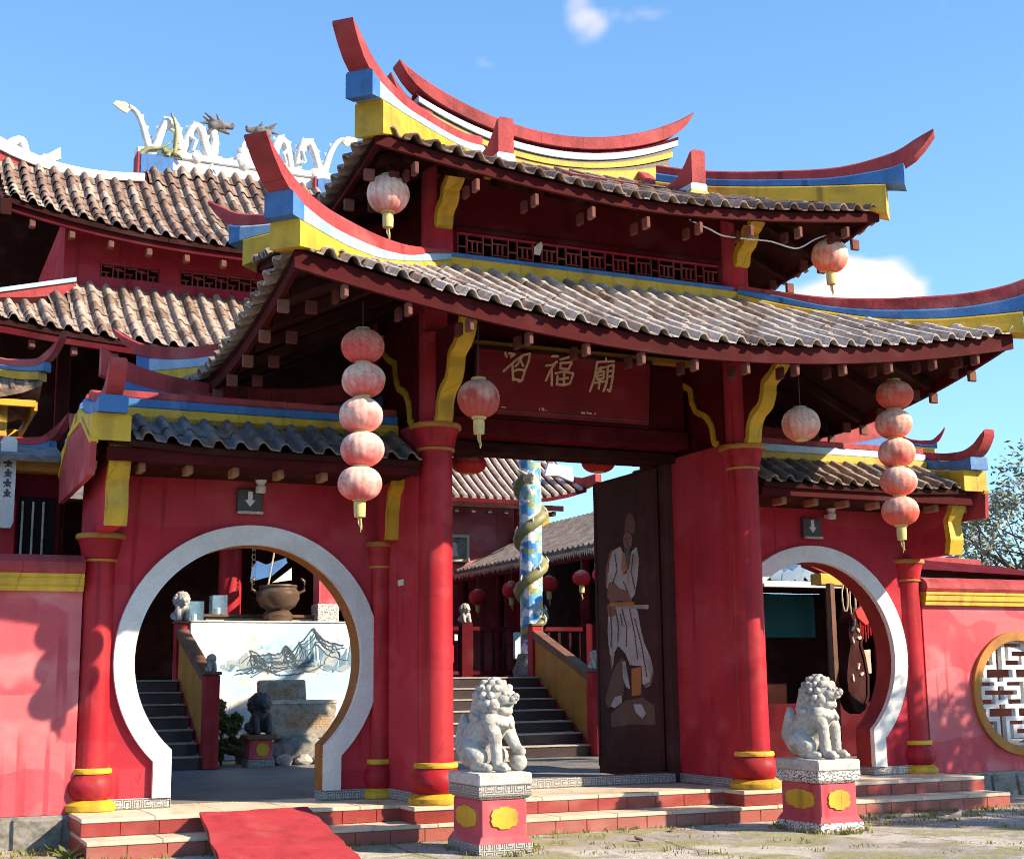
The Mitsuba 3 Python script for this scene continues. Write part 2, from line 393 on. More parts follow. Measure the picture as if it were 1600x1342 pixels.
def tile_field(parent, F, cols, rows, inside, bases, w, L, seed, keep=None, stuff_m=None, room=None):
    """Lays tiles at (column a, row v) on the surface F(a, v) -> point; keep(a, v): which are single parts; the rest become one part."""
    r = np.random.default_rng(seed); rest = []; k = 0
    for v in rows:
        for a in cols:
            if not inside(a, v):
                continue
            e = 1e-3
            P, Pa, Pv = F(a, v), F(a+e, v), F(a, v+e)
            X = (Pa-P)/np.linalg.norm(Pa-P); Y = Pv-P; Y -= X*(X@Y); Y /= np.linalg.norm(Y); Z = np.cross(X, Y)
            if Z[2] < 0:
                X, Z = -X, -Z
            an, tilt = r.normal(0, 0.016), r.normal(0, 0.009)
            if r.uniform() < 0.05:
                an += r.normal(0, 0.05)
            P = P-Y*r.normal(0, 0.010)
            cut = 1.0
            if room is not None:
                cut = min(1.0, room(a, v)/L)
                if cut < 0.12:
                    continue
            R = frame(P+Z*(r.normal(0, 0.003)), X*math.cos(an)+Y*math.sin(an), (Y*math.cos(an)-X*math.sin(an)+Z*tilt)*cut, Z)
            if keep is None or keep(a, v):
                reuse(parent, 'tile', bases[int(r.integers(len(bases)))], R)
                k += 1
            else:
                rest.append(tf(tile_mesh(w, L), R))
    if rest:
        part(parent, 'tile_course', cat(rest), stuff_m or 'tile_a', smooth=50, kind='stuff')
    return k


def sheet(F, As, Vs, off_top, off_bot):
    """Closed shell between two offsets (in z) of F over a grid."""
    G = np.array([[F(a, v) for v in Vs] for a in As]); na, nv = G.shape[:2]
    top = G+np.array([0, 0, off_top]); bot = G+np.array([0, 0, off_bot])
    v = np.vstack([top.reshape(-1, 3), bot.reshape(-1, 3)]); o = na*nv
    i, j = np.meshgrid(np.arange(na-1), np.arange(nv-1), indexing='ij')
    q = np.stack([i*nv+j, (i+1)*nv+j, (i+1)*nv+j+1, i*nv+j+1], -1).reshape(-1, 4)
    f = [q, q[:, ::-1]+o]
    ring = [a*nv for a in range(na)]+[(na-1)*nv+b for b in range(1, nv)]+[a*nv+nv-1 for a in range(na-2, -1, -1)]+[b for b in range(nv-2, 0, -1)]
    ring = np.array(ring); nx = np.roll(ring, -1)
    f.append(np.stack([ring, ring+o, nx+o, nx], 1))
    return v, np.vstack(f)


def hip_ridge(parent, A, B, yb, bb, rb, rt, ends, name='hip_ridge', wy=0.13, cap='rose', n=22, ww=(0.78, 0.97, 1.08)):
    """A three-band ridge along the plan line A -> B: yellow, blue, red with an upturned tip. yb, bb, rb, rt: (s list, z list)."""
    A, B = np.array(A, float), np.array(B, float)
    P = lambda s: A+(B-A)*s[:, None]
    k = nk(parent+'__'+name)
    sunpaled = B[0] < A[0] and abs(B[1]-A[1]) > 0.3 and wy > 0.11 and abs(B[0]-A[0]) > 0.3  # left hips: pale copy of the blue paint, sunlight put into the colour
    s = np.linspace(0, ends[2], n+8)
    top = interp(s, *rt); bot = np.minimum(interp(s, *rb), top-0.012)
    put(k, ribbon(P(s), bot, top, wy*ww[0]), cap, smooth=35)
    s = np.linspace(0, ends[1]-(.06 if sunpaled else 0), n)
    if sunpaled:
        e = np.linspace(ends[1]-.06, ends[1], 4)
        part(k, 'blue_end', ribbon(P(e), np.minimum(interp(e, *bb), interp(e, *rb)-0.01)-.006, interp(e, *rb)-0.002, wy*ww[1]*1.05), 'blue', smooth=35)  # end of the same band left deep blue, as its shaded face
    part(k, 'blue_band', ribbon(P(s), np.minimum(interp(s, *bb), interp(s, *rb)-0.01), interp(s, *rb)-0.004, wy*ww[1]), 'lit_faded_blue' if sunpaled else 'blue', smooth=35)
    s = np.linspace(0, ends[0], n)
    part(k, 'yellow_band', ribbon(P(s), interp(s, *yb), interp(s, *bb)-0.004, wy*ww[2]), 'yellow', smooth=35)
    return k


def column(parent, x, y, z0, zc, r, extra=0.0, name='column'):
    """Round shaft with bulb base and flared ringed capital. zc: top of the upper yellow ring."""
    k = nk(parent+'__'+name)
    put(k, lathe([(r*1.02, z0+0.36), (r, z0+0.8), (r*0.985, zc-0.26)], 36, (x, y, 0)), 'red_paint', smooth=40)
    B = lambda z: z0+z
    part(k, 'plinth', lathe([(r*1.55, B(0.0)), (r*1.62, B(0.02)), (r*1.6, B(0.055)), (r*1.32, B(0.085)), (r*1.2, B(0.095))], 36, (x, y, 0)), 'yellow', smooth=40)
    part(k, 'base', lathe([(r*1.15, B(0.093)), (r*1.38, B(0.13)), (r*1.52, B(0.19)), (r*1.46, B(0.26)), (r*1.2, B(0.315)), (r*1.1, B(0.325))], 36, (x, y, 0)), 'red_paint', smooth=40)
    part(k, 'base_ring', lathe([(r*1.05, B(0.32)), (r*1.24, B(0.325)), (r*1.28, B(0.345)), (r*1.22, B(0.37)), (r*1.0, B(0.375))], 36, (x, y, 0)), 'yellow', smooth=40)
    part(k, 'capital', lathe([(r*0.95, zc-0.28), (r*1.0, zc-0.24), (r*1.12, zc-0.22), (r*1.25, zc-0.12), (r*1.4, zc-0.05)], 36, (x, y, 0)), 'red_paint', smooth=40)
    part(k, 'capital_ring', lathe([(r*1.0, zc-0.262), (r*1.13, zc-0.258), (r*1.14, zc-0.238), (r*1.0, zc-0.234)], 36, (x, y, 0)), 'ochre', smooth=40)
    part(k, 'top_ring', lathe([(r*1.3, zc-0.052), (r*1.52, zc-0.045), (r*1.55, zc-0.02), (r*1.5, zc), (r*0.8, zc+0.004)], 36, (x, y, 0)), 'ochre', smooth=40)
    if extra:
        part(k, 'upper_shaft', lathe([(r*0.98, zc), (r*0.96, zc+extra)], 28, (x, y, 0)), 'red_wall', smooth=40)
    return k

# ================================================================== THE SETTING
G0 = -0.306
put('ground', (np.array([[-400, -400, G0], [600, -400, G0], [600, 900, G0], [-400, 900, G0]], float), np.array([[0, 1, 2, 3]])), 'ground')
labels['ground'] = {'label': 'worn concrete forecourt with weeds and dirt', 'kind': 'structure'}
put('courtyard_pavement', bx(-9, 12, 1.32, 9.0, G0+0.004, -0.004, 0.002), 'court')
labels['courtyard_pavement'] = {'label': 'dark paved courtyard behind the gate', 'kind': 'structure'}
put('terrace', bx(-9, 13, 8.85, 24, G0+0.008, 1.19, 0.01), 'court')
labels['terrace'] = {'label': 'raised temple terrace at the back of the courtyard', 'kind': 'structure'}

# ------------------------------------------------------------------ entrance steps
es = thing('entrance_steps', 'two low red-tiled steps with cream edges along the front of the gate', 'steps')
E0, E1, EX = 0.134, -0.252, 4.92
part(es, 'upper_platform', bx(-EX+0.02, EX-0.02, E0+0.02, 1.33, G0+0.002, -0.035, 0.003), 'cream')
part(es, 'lower_platform', bx(-EX+0.02, EX-0.02, E1+0.02, E0+0.03, G0+0.004, -0.19, 0.003), 'cream')


def slabs(z, y0, y1, x0, x1, step, m, th=0.036):
    n = max(1, round((x1-x0)/step)); w = (x1-x0)/n
    for i in range(n):
        part(es, 'tread_slab', bx(x0+i*w+0.002, x0+(i+1)*w-0.002, y0, y1, z-th, z+rng.normal(0, 0.0012), 0.005), m)


slabs(0.0, E0-0.012, 0.62, -EX, EX, 0.61, 'cream')
slabs(-0.003, 0.624, 1.32, -EX, EX, 0.61, 'cream')
slabs(-0.153, E1-0.012, E0+0.012, -EX, EX, 0.61, 'cream')
for z0, z1, y, m in ((-0.149, -0.038, E0, 'red_tile'), (G0, -0.191, E1, 'rust_tile')):
    n = 30
    w = 2*EX/n
    for i in range(n):
        part(es, 'riser_tile', bx(-EX+i*w+0.0025, -EX+(i+1)*w-0.0025, y-rng.uniform(0, 0.003), y+0.018, z0, z1, 0.003), m)
    for sx in (-1, 1):
        for j in range(3):
            part(es, 'riser_tile', bx(sx*(EX-0.018), sx*EX, y+0.02+j*0.36, y+0.02+j*0.36+0.355, z0, z1, 0.003), 'red_tile')
for sx in (-1, 1):
    x = sx*1.762
    part(es, 'column_plinth', bx(x-0.30, x+0.30, -0.235, E0+0.01, -0.152, -0.012, 0.004), 'red_tile')
    part(es, 'tread_slab', bx(x-0.31, x+0.31, -0.25, E0-0.012, -0.04, -0.001, 0.005), 'cream')

# ================================================================== THE GATE
YC = 0.95
gate = thing('entrance_gate', 'tall red temple gate with two tiers of upturned tiled roofs and an open doorway', 'gate')
for x in (-1.762, 1.762):
    column(gate, x, 0.0, 0.0, 3.56, 0.163, 0.9)
for x in (-1.762, 1.762):
    column(gate, x, 1.9, 0.0, 3.56, 0.163, 0.9)
for sx in (-1, 1):
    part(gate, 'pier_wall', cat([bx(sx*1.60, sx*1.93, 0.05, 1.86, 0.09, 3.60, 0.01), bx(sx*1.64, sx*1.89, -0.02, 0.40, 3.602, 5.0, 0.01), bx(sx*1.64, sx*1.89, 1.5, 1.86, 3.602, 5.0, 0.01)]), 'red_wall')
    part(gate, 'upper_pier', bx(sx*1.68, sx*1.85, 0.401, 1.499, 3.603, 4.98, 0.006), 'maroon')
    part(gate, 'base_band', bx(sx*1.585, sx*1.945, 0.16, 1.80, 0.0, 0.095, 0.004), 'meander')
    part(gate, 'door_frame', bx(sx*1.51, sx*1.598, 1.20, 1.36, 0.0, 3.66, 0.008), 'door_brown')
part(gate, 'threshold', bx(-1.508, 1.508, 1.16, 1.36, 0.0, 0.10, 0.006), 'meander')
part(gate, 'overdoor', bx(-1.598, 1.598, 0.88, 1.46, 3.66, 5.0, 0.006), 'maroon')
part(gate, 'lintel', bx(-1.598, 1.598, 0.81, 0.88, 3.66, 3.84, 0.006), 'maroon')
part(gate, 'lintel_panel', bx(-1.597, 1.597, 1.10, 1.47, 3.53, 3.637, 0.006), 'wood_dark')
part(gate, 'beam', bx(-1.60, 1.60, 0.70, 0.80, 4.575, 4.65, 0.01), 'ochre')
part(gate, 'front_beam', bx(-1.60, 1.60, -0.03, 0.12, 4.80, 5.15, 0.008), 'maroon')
# open door leaves, the right one painted with a door guardian
FIG = {
 'brown_paint': [[(2.556, 0.72), (2.171, 0.879), (1.762, 0.914), (1.506, 0.82), (1.496, 0.61), (2.002, 0.61), (2.54, 0.565)], [(2.459, 1.234), (2.262, 1.365), (2.125, 1.318), (2.238, 0.922), (2.601, 0.787), (2.694, 0.876)], [(2.06, 3.018), (1.988, 3.044), (1.897, 3.022), (1.842, 2.926), (1.863, 2.793), (1.941, 2.801), (2.022, 2.841), (2.108, 2.818), (2.083, 2.929)]],
 'robe_paint': [[(2.22, 2.673), (2.439, 2.631), (2.57, 2.446), (2.591, 2.217), (2.463, 2.14), (2.245, 2.171), (2.153, 2.12), (1.971, 2.043), (1.901, 2.083), (1.822, 2.277), (1.774, 2.495), (1.825, 2.633), (1.943, 2.587), (2.096, 2.319), (2.209, 2.418), (2.153, 2.595)], [(2.542, 2.007), (2.582, 1.689), (2.565, 1.53), (2.525, 1.37), (2.483, 1.235), (2.425, 1.436), (2.326, 1.512), (2.143, 1.407), (2.057, 1.284), (1.876, 1.27), (1.764, 1.268), (1.775, 1.075), (1.69, 1.021), (1.579, 1.052), (1.507, 1.179), (1.562, 1.351), (1.706, 1.527), (1.785, 1.703), (1.842, 1.903), (1.975, 1.976)], [(2.232, 1.32), (2.166, 1.33), (2.063, 1.006), (2.163, 1.032), (2.227, 1.143)], [(2.552, 0.81), (2.441, 0.917), (2.28, 0.936), (2.265, 0.856), (2.447, 0.788)], [(1.99, 0.837), (1.801, 0.838), (1.706, 0.733), (1.797, 0.678), (1.949, 0.751)]],
 'skin_paint': [[(2.109, 2.806), (2.023, 2.832), (1.941, 2.79), (1.918, 2.709), (1.95, 2.633), (2.035, 2.602), (2.107, 2.647), (2.141, 2.73)], [(2.53, 2.259), (2.408, 2.273), (2.268, 2.184), (2.059, 2.137), (1.95, 2.008), (2.043, 1.991), (2.228, 2.035), (2.493, 2.027), (2.577, 2.101)], [(2.582, 1.998), (2.349, 1.996), (2.38, 1.862), (2.549, 1.859)]],
 'orange_paint': [[(2.014, 1.239), (1.778, 1.258), (1.804, 0.946), (2.021, 0.923)], [(2.153, 2.59), (2.036, 2.58), (2.054, 2.406), (2.152, 2.323), (2.204, 2.417)]],
 'stone': [[(2.359, 1.992), (1.572, 1.95), (1.575, 1.902), (2.361, 1.952)]]}
for sx in (-1, 1):
    k = part(gate, 'door_leaf', bx(sx*1.45, sx*1.508, 1.375, 2.84, 0.02, 3.52, 0.006), 'door_brown', label='open brown door leaf painted with a robed guardian' if sx > 0 else None)
    for i, (y0, y1, z0, z1) in enumerate(((1.375, 1.43, 0.1, 3.5), (2.785, 2.84, 0.1, 3.5), (1.43, 2.785, 3.38, 3.5), (1.43, 2.785, 0.1, 0.22))):
        part(k, 'rail', bx(sx*1.437, sx*1.451, y0+0.004, y1-0.004, z0+0.003, z1-0.003, 0.004), 'door_brown')
    for j, (mm, ps) in enumerate(FIG.items()):
        for p in ps:
            p = [((a+12.47)*.9975-12.47, (b-1.09)*1.0045+1.09) for a, b in p]
            g = Polygon(p).buffer(0.03, join_style=1).buffer(-0.03)
            part(k, 'painted_figure', plate(g, 0.004, YZ(sx*(1.4475-0.0013*j))), mm)
_k = [x for x in scene if x.startswith('entrance_gate__door_leaf') and x.count('__') == 1][-1]
FOLD = [[(2.35, 2.60), (2.30, 2.40), (2.42, 2.25)], [(1.90, 2.55), (1.96, 2.35), (1.88, 2.15)], [(2.50, 1.95), (2.47, 1.70), (2.50, 1.50)], [(2.36, 1.93), (2.30, 1.72), (2.33, 1.55)], [(2.2, 1.93), (2.1, 1.7), (2.12, 1.5)], [(2.02, 1.92), (1.92, 1.65), (1.86, 1.35)], [(1.90, 1.8), (1.76, 1.5), (1.66, 1.15)], [(2.48, 2.62), (2.53, 2.4)], [(2.15, 2.25), (2.05, 2.12)], [(2.25, 1.88), (2.21, 1.74)]]
part(_k, 'painted_fold', plate(unary_union([LineString(f).buffer(0.009) for f in FOLD]), 0.004, YZ(1.4405) @ trimesh.transformations.translation_matrix((-.036, .004, 0))), 'brown_paint')
part(_k, 'painted_beard', plate([(2.10, 2.66), (2.03, 2.62), (1.96, 2.66), (1.98, 2.48), (2.03, 2.38), (2.08, 2.5)], 0.004, YZ(1.4395) @ trimesh.transformations.translation_matrix((-.036, .004, 0))), 'iron')
part(_k, 'painted_brow', plate(unary_union([LineString([(2.09, 2.745), (2.05, 2.755)]).buffer(.007), LineString([(2.00, 2.755), (1.96, 2.745)]).buffer(.007), LineString([(2.025, 2.73), (2.035, 2.69)]).buffer(.005), LineString([(2.05, 2.67), (2.0, 2.67)]).buffer(.006)]), 0.004, YZ(1.4395) @ trimesh.transformations.translation_matrix((-.036, .004, 0))), 'iron')
part(_k, 'painted_belt', plate([(2.50, 2.03), (1.90, 2.0), (1.91, 1.95), (2.50, 1.98)], 0.004, YZ(1.4398) @ trimesh.transformations.translation_matrix((-.036, .004, 0))), 'orange_paint')
for _g in ([(2.52, 1.38), (2.48, 1.24)], [(1.70, 1.04), (1.58, 1.07), (1.52, 1.18)], [(2.43, 2.64), (2.56, 2.45), (2.58, 2.24)]):
    part(_k, 'painted_hem', plate(LineString(_g).buffer(.016), 0.004, YZ(1.4402) @ trimesh.transformations.translation_matrix((-.036, .004, 0))), 'skin_paint')
part(gate, 'number_plate', bx(-1.945, -1.931, 0.42, 0.56, 2.04, 2.10, 0.003), 'white')

# name board
nb = thing('name_board', 'dark red board with three gold characters above the open doorway', 'sign')
BT = rot([1, 0, 0], 6)
BT[:3, 3] = (0, 0.72, 4.21)
put(nb, tf(bx(-1.05, 1.05, -0.025, 0.025, -0.345, 0.345, 0.008), BT), 'sign_red')
for x0, x1, z0, z1 in ((-1.07, 1.07, 0.345, 0.375), (-1.07, 1.07, -0.375, -0.345), (-1.07, -1.05, -0.344, 0.344), (1.05, 1.07, -0.344, 0.344)):
    part(nb, 'frame', tf(bx(x0, x1, -0.035, 0.025, z0, z1, 0.006), BT), 'wood_dark')
CH = [
 [ [(-0.717, 4.527), (-0.7, 4.487)],[(-0.671, 4.525), (-0.61, 4.52), (-0.648, 4.491)],[(-0.43, 4.543), (-0.507, 4.521), (-0.59, 4.459), (-0.672, 4.387), (-0.729, 4.332)],[(-0.43, 4.541), (-0.443, 4.461), (-0.488, 4.344)],[(-0.531, 4.488), (-0.555, 4.44), (-0.595, 4.393)],[(-0.537, 4.46), (-0.506, 4.405)],[(-0.631, 4.412), (-0.624, 4.328), (-0.616, 4.247)],[(-0.624, 4.336), (-0.556, 4.364), (-0.483, 4.359)],[(-0.486, 4.35), (-0.513, 4.252), (-0.546, 4.234)],[(-0.61, 4.255), (-0.539, 4.252)] ],
 [ [(-0.169, 4.539), (-0.1, 4.541)],[(-0.233, 4.431), (-0.164, 4.443), (-0.109, 4.483)],[(-0.138, 4.447), (-0.19, 4.372), (-0.233, 4.27)],[(-0.166, 4.376), (-0.162, 4.226)],[(-0.067, 4.509), (-0.006, 4.531), (0.062, 4.556), (0.067, 4.471)],[(-0.068, 4.471), (0.043, 4.488)],[(-0.058, 4.471), (-0.069, 4.415), (0.03, 4.412), (0.055, 4.461)],[(-0.12, 4.356), (-0.021, 4.386), (0.09, 4.373)],[(-0.095, 4.327), (-0.103, 4.241), (-0.022, 4.236), (0.051, 4.259), (0.089, 4.357)],[(-0.071, 4.296), (0.028, 4.319)],[(-0.019, 4.364), (-0.017, 4.261)] ],
 [ [(0.381, 4.522), (0.585, 4.546)],[(0.484, 4.57), (0.486, 4.537)],[(0.377, 4.511), (0.349, 4.34), (0.3, 4.198)],[(0.367, 4.44), (0.484, 4.475)],[(0.427, 4.47), (0.418, 4.413)],[(0.379, 4.408), (0.468, 4.426), (0.46, 4.347), (0.385, 4.33), (0.379, 4.408)],[(0.386, 4.372), (0.461, 4.387)],[(0.335, 4.288), (0.48, 4.317)],[(0.416, 4.332), (0.406, 4.231)],[(0.513, 4.486), (0.502, 4.306), (0.466, 4.211)],[(0.513, 4.486), (0.584, 4.506), (0.573, 4.356), (0.544, 4.213), (0.515, 4.23)],[(0.518, 4.43), (0.574, 4.443)],[(0.514, 4.371), (0.572, 4.385)] ],
]
for ch in CH:
    g = affinity.translate(strokes(ch, 0.0125), 0, -4.21)
    part(nb, 'character', tf(plate(g, 0.012, XZ(-0.03)), BT), 'gold')
ticks = [sbox(x, -0.265, x+w, -0.265+h) for x, w, h in ((-0.78, .008, .05), (-0.74, .05, .012), (-0.30, .008, .03), (-0.27, .03, .03), (-0.22, .012, .012), (0.20, .05, .018), (0.27, .02, .024), (0.30, .03, .02), (0.36, .02, .02))]
part(nb, 'small_writing', tf(plate(unary_union(ticks), 0.006, XZ(-0.028)), BT), 'gold')
part(nb, 'frame', tf(bx(-1.0, 1.0, -0.033, -0.02, -0.300, -0.288, 0.003), BT), 'wood_mid')


# ---- bracket plates (cut in steps, edged in yellow), fore and aft of each column
def bracket(parent, x, y0, z0, z1, out, sgn, th=0.11, edge=0.035):
    """A stepped plate in the plane x, from the column at y0 outwards by out (towards sgn*y); its free edge is a yellow board."""
    H = z1-z0
    prof = [(0.10, 0), (0.17, 0.03), (0.20, 0.20), (0.30, 0.32), (0.50, 0.40), (0.58, 0.52), (0.60, 0.66), (0.80, 0.74), (0.95, 0.84), (1.0, 1.0)]
    # smooth each step a little
    pts = []
    for i in range(len(prof)-1):
        for t in np.linspace(0, 1, 5)[:-1]:
            pts.append((prof[i][0]+(prof[i+1][0]-prof[i][0])*t, prof[i][1]+(prof[i+1][1]-prof[i][1])*t))
    pts.append(prof[-1])
    p = np.array(pts); p[1:-1] = (p[:-2]+p[1:-1]*2+p[2:])/4
    e = np.stack([y0+sgn*p[:, 0]*out, z0+p[:, 1]*H], 1)
    body = Polygon([(y0, z0)]+[tuple(q) for q in e]+[(y0, z1)]).buffer(0)
    k = part(parent, 'bracket', plate(body.buffer(-0.004), th, YZ(x)), 'maroon')
    band = LineString(e).buffer(edge, cap_style=2).difference(body.buffer(-0.055))
    part(k, 'edging', plate(band, th+0.05, YZ(x)), 'yellow')
    return k


for sx in (-1, 1):
    bracket(gate, sx*1.762, -0.10, 3.57, 4.45, 0.74, -1)
    bracket(gate, sx*1.762, 0.12, 3.61, 4.70, 1.05, 1, th=0.29)

# ---- lower roof
LX, LXT, LY, LYT, ZE, ZT = 3.80, 1.80, 2.99, 1.05, 4.09, 5.11


def liftL(u, v):
    return 0.435*np.abs(u)**1.85*(1-v)**1.2


def baseL(v):
    return ZE+(ZT-ZE)*v-0.16*v*(1-v)


def FLf(x, v):
    X = LX-(LX-LXT)*v
    return np.array([x, YC-LY+(LY-LYT)*v, baseL(v)+liftL(x/X, v)])


def FLb(x, v):
    p = FLf(x, v)
    return np.array([x, 2*YC-p[1], p[2]])


def FLs(sx):
    def F(b, v):
        Y = LY-(LY-LYT)*v
        return np.array([sx*(LX-(LX-LXT)*v), YC+b, baseL(v)+liftL(b/Y, v)])
    return F


def roof(parent, name, Ff, Fb, Fs, hx, hy, vmaxf, mats, tw, tl, rows, seed, fasc, keepside, bmats, stuffm, side_v=1.0, xcap=None, xstep=0.6, label=None):
    """hx(v), hy(v): half extents of the front and side slopes."""
    U = np.linspace(-1, 1, 25); Vf = np.linspace(0, vmaxf, 9)
    shells = []
    for F, h, vm in ((Ff, hx, vmaxf), (Fb, hx, vmaxf), (Fs(-1), hy, side_v), (Fs(1), hy, side_v)):
        V = np.linspace(0.035, vm, 9)
        shells.append(sheet(lambda u, v: F(u*h(v), v), U, V, -0.006, -0.05))
    k = part(parent, name, cat(shells), 'wood_dark', label=label)
    bases = tile_base(tw, tl, bmats)
    def mkroom(h, F, vm):
        def f(a, v):
            vs = np.linspace(v, vm, 24)
            ok = [x for x in vs if h(x) >= abs(a)]
            e = ok[-1] if ok else v
            return float(np.linalg.norm(F(a, e)-F(a, v)))+0.03
        return f
    room_f, room_s = mkroom(hx, Ff, 1.0), mkroom(hy, Fs(1), side_v)
    n = int(math.floor(hx(0)/tw))
    cols = (np.arange(-n, n+1))*tw
    m = tile_field(k, Ff, cols, rows(vmaxf), lambda a, v: abs(a) < hx(v)-0.04, bases, tw, tl, seed, room=room_f)
    ns = int(math.floor(hy(0)/tw))
    sc = np.arange(-ns, ns+1)*tw
    for s in (-1, 1):
        tile_field(k, Fs(s), sc, rows(side_v), lambda a, v: abs(a) < hy(v)-0.04, bases, tw, tl, seed+2+s, room=room_s, keep=lambda a, v: False, stuff_m=stuffm)
    tile_field(k, Fb, cols, rows(vmaxf)[:2], lambda a, v: abs(a) < hx(v)-0.04, bases, tw, tl, seed+9, room=room_f, keep=lambda a, v: False, stuff_m=stuffm)
    # fascia boards under the eaves, following their curve
    for F, h, ax in ((Ff, hx, 0), (Fb, hx, 0), (Fs(-1), hy, 1), (Fs(1), hy, 1)):
        uu = np.linspace(-1, 1, 31)
        P = np.array([F(u*h(0.03), 0.03 if ax == 0 else 0.05) for u in uu])
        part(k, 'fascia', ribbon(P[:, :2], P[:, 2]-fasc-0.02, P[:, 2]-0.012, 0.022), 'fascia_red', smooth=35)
    return k, bases


rowsL = lambda vm: np.linspace(0.005, vm-0.20, 6) if vm > 0.9 else np.linspace(0.005, vm-0.1, 4)
hxL = lambda v: LX-(LX-LXT)*v
hyL = lambda v: LY-(LY-LYT)*v
lower, tb = roof(gate, 'lower_roof', FLf, FLb, FLs, hxL, hyL, 1.0, None, 0.205, 0.40, rowsL, 3, 0.15, None, ['tile_b', 'tile_b', 'tile_b', 'tile_a'], 'tile_a')
for sx in (-1, 1):
    for sy in (-1, 1):
        A, B = (sx*1.75, YC+sy*1.05), (sx*3.82, YC+sy*2.99)
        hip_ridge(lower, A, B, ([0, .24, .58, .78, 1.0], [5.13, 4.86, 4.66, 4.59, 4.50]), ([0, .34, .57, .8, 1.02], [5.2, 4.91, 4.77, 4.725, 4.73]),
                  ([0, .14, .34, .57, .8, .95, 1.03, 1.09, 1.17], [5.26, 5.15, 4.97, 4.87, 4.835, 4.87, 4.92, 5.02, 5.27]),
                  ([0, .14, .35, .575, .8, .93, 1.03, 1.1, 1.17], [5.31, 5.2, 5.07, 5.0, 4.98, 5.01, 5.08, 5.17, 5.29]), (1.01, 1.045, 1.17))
for y, s in ((-0.115, -1), (2.015, 1)):
    part(lower, 'apron', bx(-1.80, 1.80, y-0.06, y+0.05, 5.04, 5.232, 0.01), 'yellow')
    part(lower, 'apron_cap', bx(-1.79, 1.79, y-0.02, y+0.07, 5.234, 5.29, 0.008), 'blue')
for sx in (-1, 1):
    part(lower, 'apron', bx(sx*1.77, sx*1.87, -0.06, 1.96, 5.06, 5.222, 0.01), 'yellow')


def rafters(k, F, h, lst, n_hat, vin=0.95, drop=0.135):
    """Rafters under the slope F at positions lst, with pale cut ends under the eave."""
    for a in lst:
        vmax = vin
        while vmax > 0.1 and abs(a) > h(vmax)-0.05:
            vmax -= 0.03
        P = np.array([F(a, v)+np.array([0, 0, -drop]) for v in np.linspace(0.09, max(vmax, 0.2), 6)])
        side = np.array([abs(n_hat[1]), abs(n_hat[0]), 0.0])*0.035
        L = [[p+side+[0, 0, .045], p-side+[0, 0, .045], p-side-[0, 0, .045], p+side-[0, 0, .045]] for p in P]
        r = part(k, 'rafter', loft(L), 'wood_dark')
        nh = np.array([*n_hat, 0.0])
        for d, dz, m, q in ((0.12, -0.185, 'gold_tip', 0.075), (0.36, -0.17, 'maroon_tip', 0.07)):
            p = F(a, 0.0)-nh*d+np.array([0, 0, dz-0.02])
            p[2] += 0.01
            s2 = side/0.035*0.022
            part(k, 'rafter_end', mv(bx(-abs(s2[0])-abs(nh[0])*0.05, abs(s2[0])+abs(nh[0])*0.05, -abs(s2[1])-abs(nh[1])*0.05, abs(s2[1])+abs(nh[1])*0.05, -0.05, 0.065, 0.008), *p), m)


mat('gold_tip', principled(paint((0.21, 0.085, 0.065), (0.12, 0.04, 0.03), 0.6, 9, 0.4), 0.75, 0.15))
mat('maroon_tip', principled(paint((0.12, 0.03, 0.025), (0.07, 0.02, 0.016), 0.6, 9, 0.4), 0.75, 0.15))
rafters(lower, FLf, hxL, np.arange(-3.30, 3.31, 0.55), (0, -1))
for s in (-1, 1):
    rafters(lower, FLs(s), hyL, np.arange(-2.4, 2.41, 0.6), (s, 0))

# ---- upper storey
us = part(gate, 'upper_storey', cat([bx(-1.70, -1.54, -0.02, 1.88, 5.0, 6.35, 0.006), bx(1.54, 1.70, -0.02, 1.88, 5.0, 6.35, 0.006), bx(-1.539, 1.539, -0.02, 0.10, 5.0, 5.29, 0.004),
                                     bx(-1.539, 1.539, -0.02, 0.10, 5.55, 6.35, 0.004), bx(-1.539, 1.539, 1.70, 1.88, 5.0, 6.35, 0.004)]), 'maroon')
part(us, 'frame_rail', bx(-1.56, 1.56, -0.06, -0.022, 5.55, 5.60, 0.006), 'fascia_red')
la = nk(us+'__lattice')
put(la, cat([bx(-1.537, 1.537, -0.015, 0.03, 5.291, 5.308, 0.003), bx(-1.537, 1.537, -0.015, 0.03, 5.532, 5.548, 0.003)]), 'red_wall')
per = 0.30
for i in range(11):
    x = -1.53+i*0.2785
    sh = [(x, x+.012, 5.309, 5.531), (x+.10, x+.112, 5.309, 5.531), (x+.014, x+.098, 5.40+.05*(i % 2), 5.411+.05*(i % 2)),
          (x+.114, x+.276, 5.468, 5.479), (x+.114, x+.276, 5.345, 5.356), (x+.16, x+.171, 5.358, 5.466), (x+.215, x+.226, 5.358, 5.466)]
    for a, b, c, d in sh:
        if b < 1.537:
            part(us, 'lattice_bar', bx(a, b, -0.012, 0.022, c, d, 0.003), 'rose')
part(us, 'shade_sheet', bx(-1.535, 1.535, 0.45, 0.47, 5.02, 6.2, .004), 'black')  # added black sheet that gives the lattice gaps their deep shade
for sx in (-1, 1):
    for y in (0.0, 1.9):
        part(gate, 'upper_column', lathe([(0.16, 5.0), (0.157, 6.2)], 28, (sx*1.742, y, 0)), 'red_wall', smooth=40)
    bracket(gate, sx*1.742, -0.10, 5.55, 6.02, 0.42, -1, th=0.12, edge=0.045)

# ---- upper roof
UX, UXT, UY, ZUE = 2.86, 1.13, 2.20, 5.672
VH = 0.81                       # where the hips meet the gable ends


def hxU(v):
    return max(UX-(UX-UXT)*v/VH, UXT) if v < VH else UXT


def hyU(v):
    return UY-1.75*v/VH


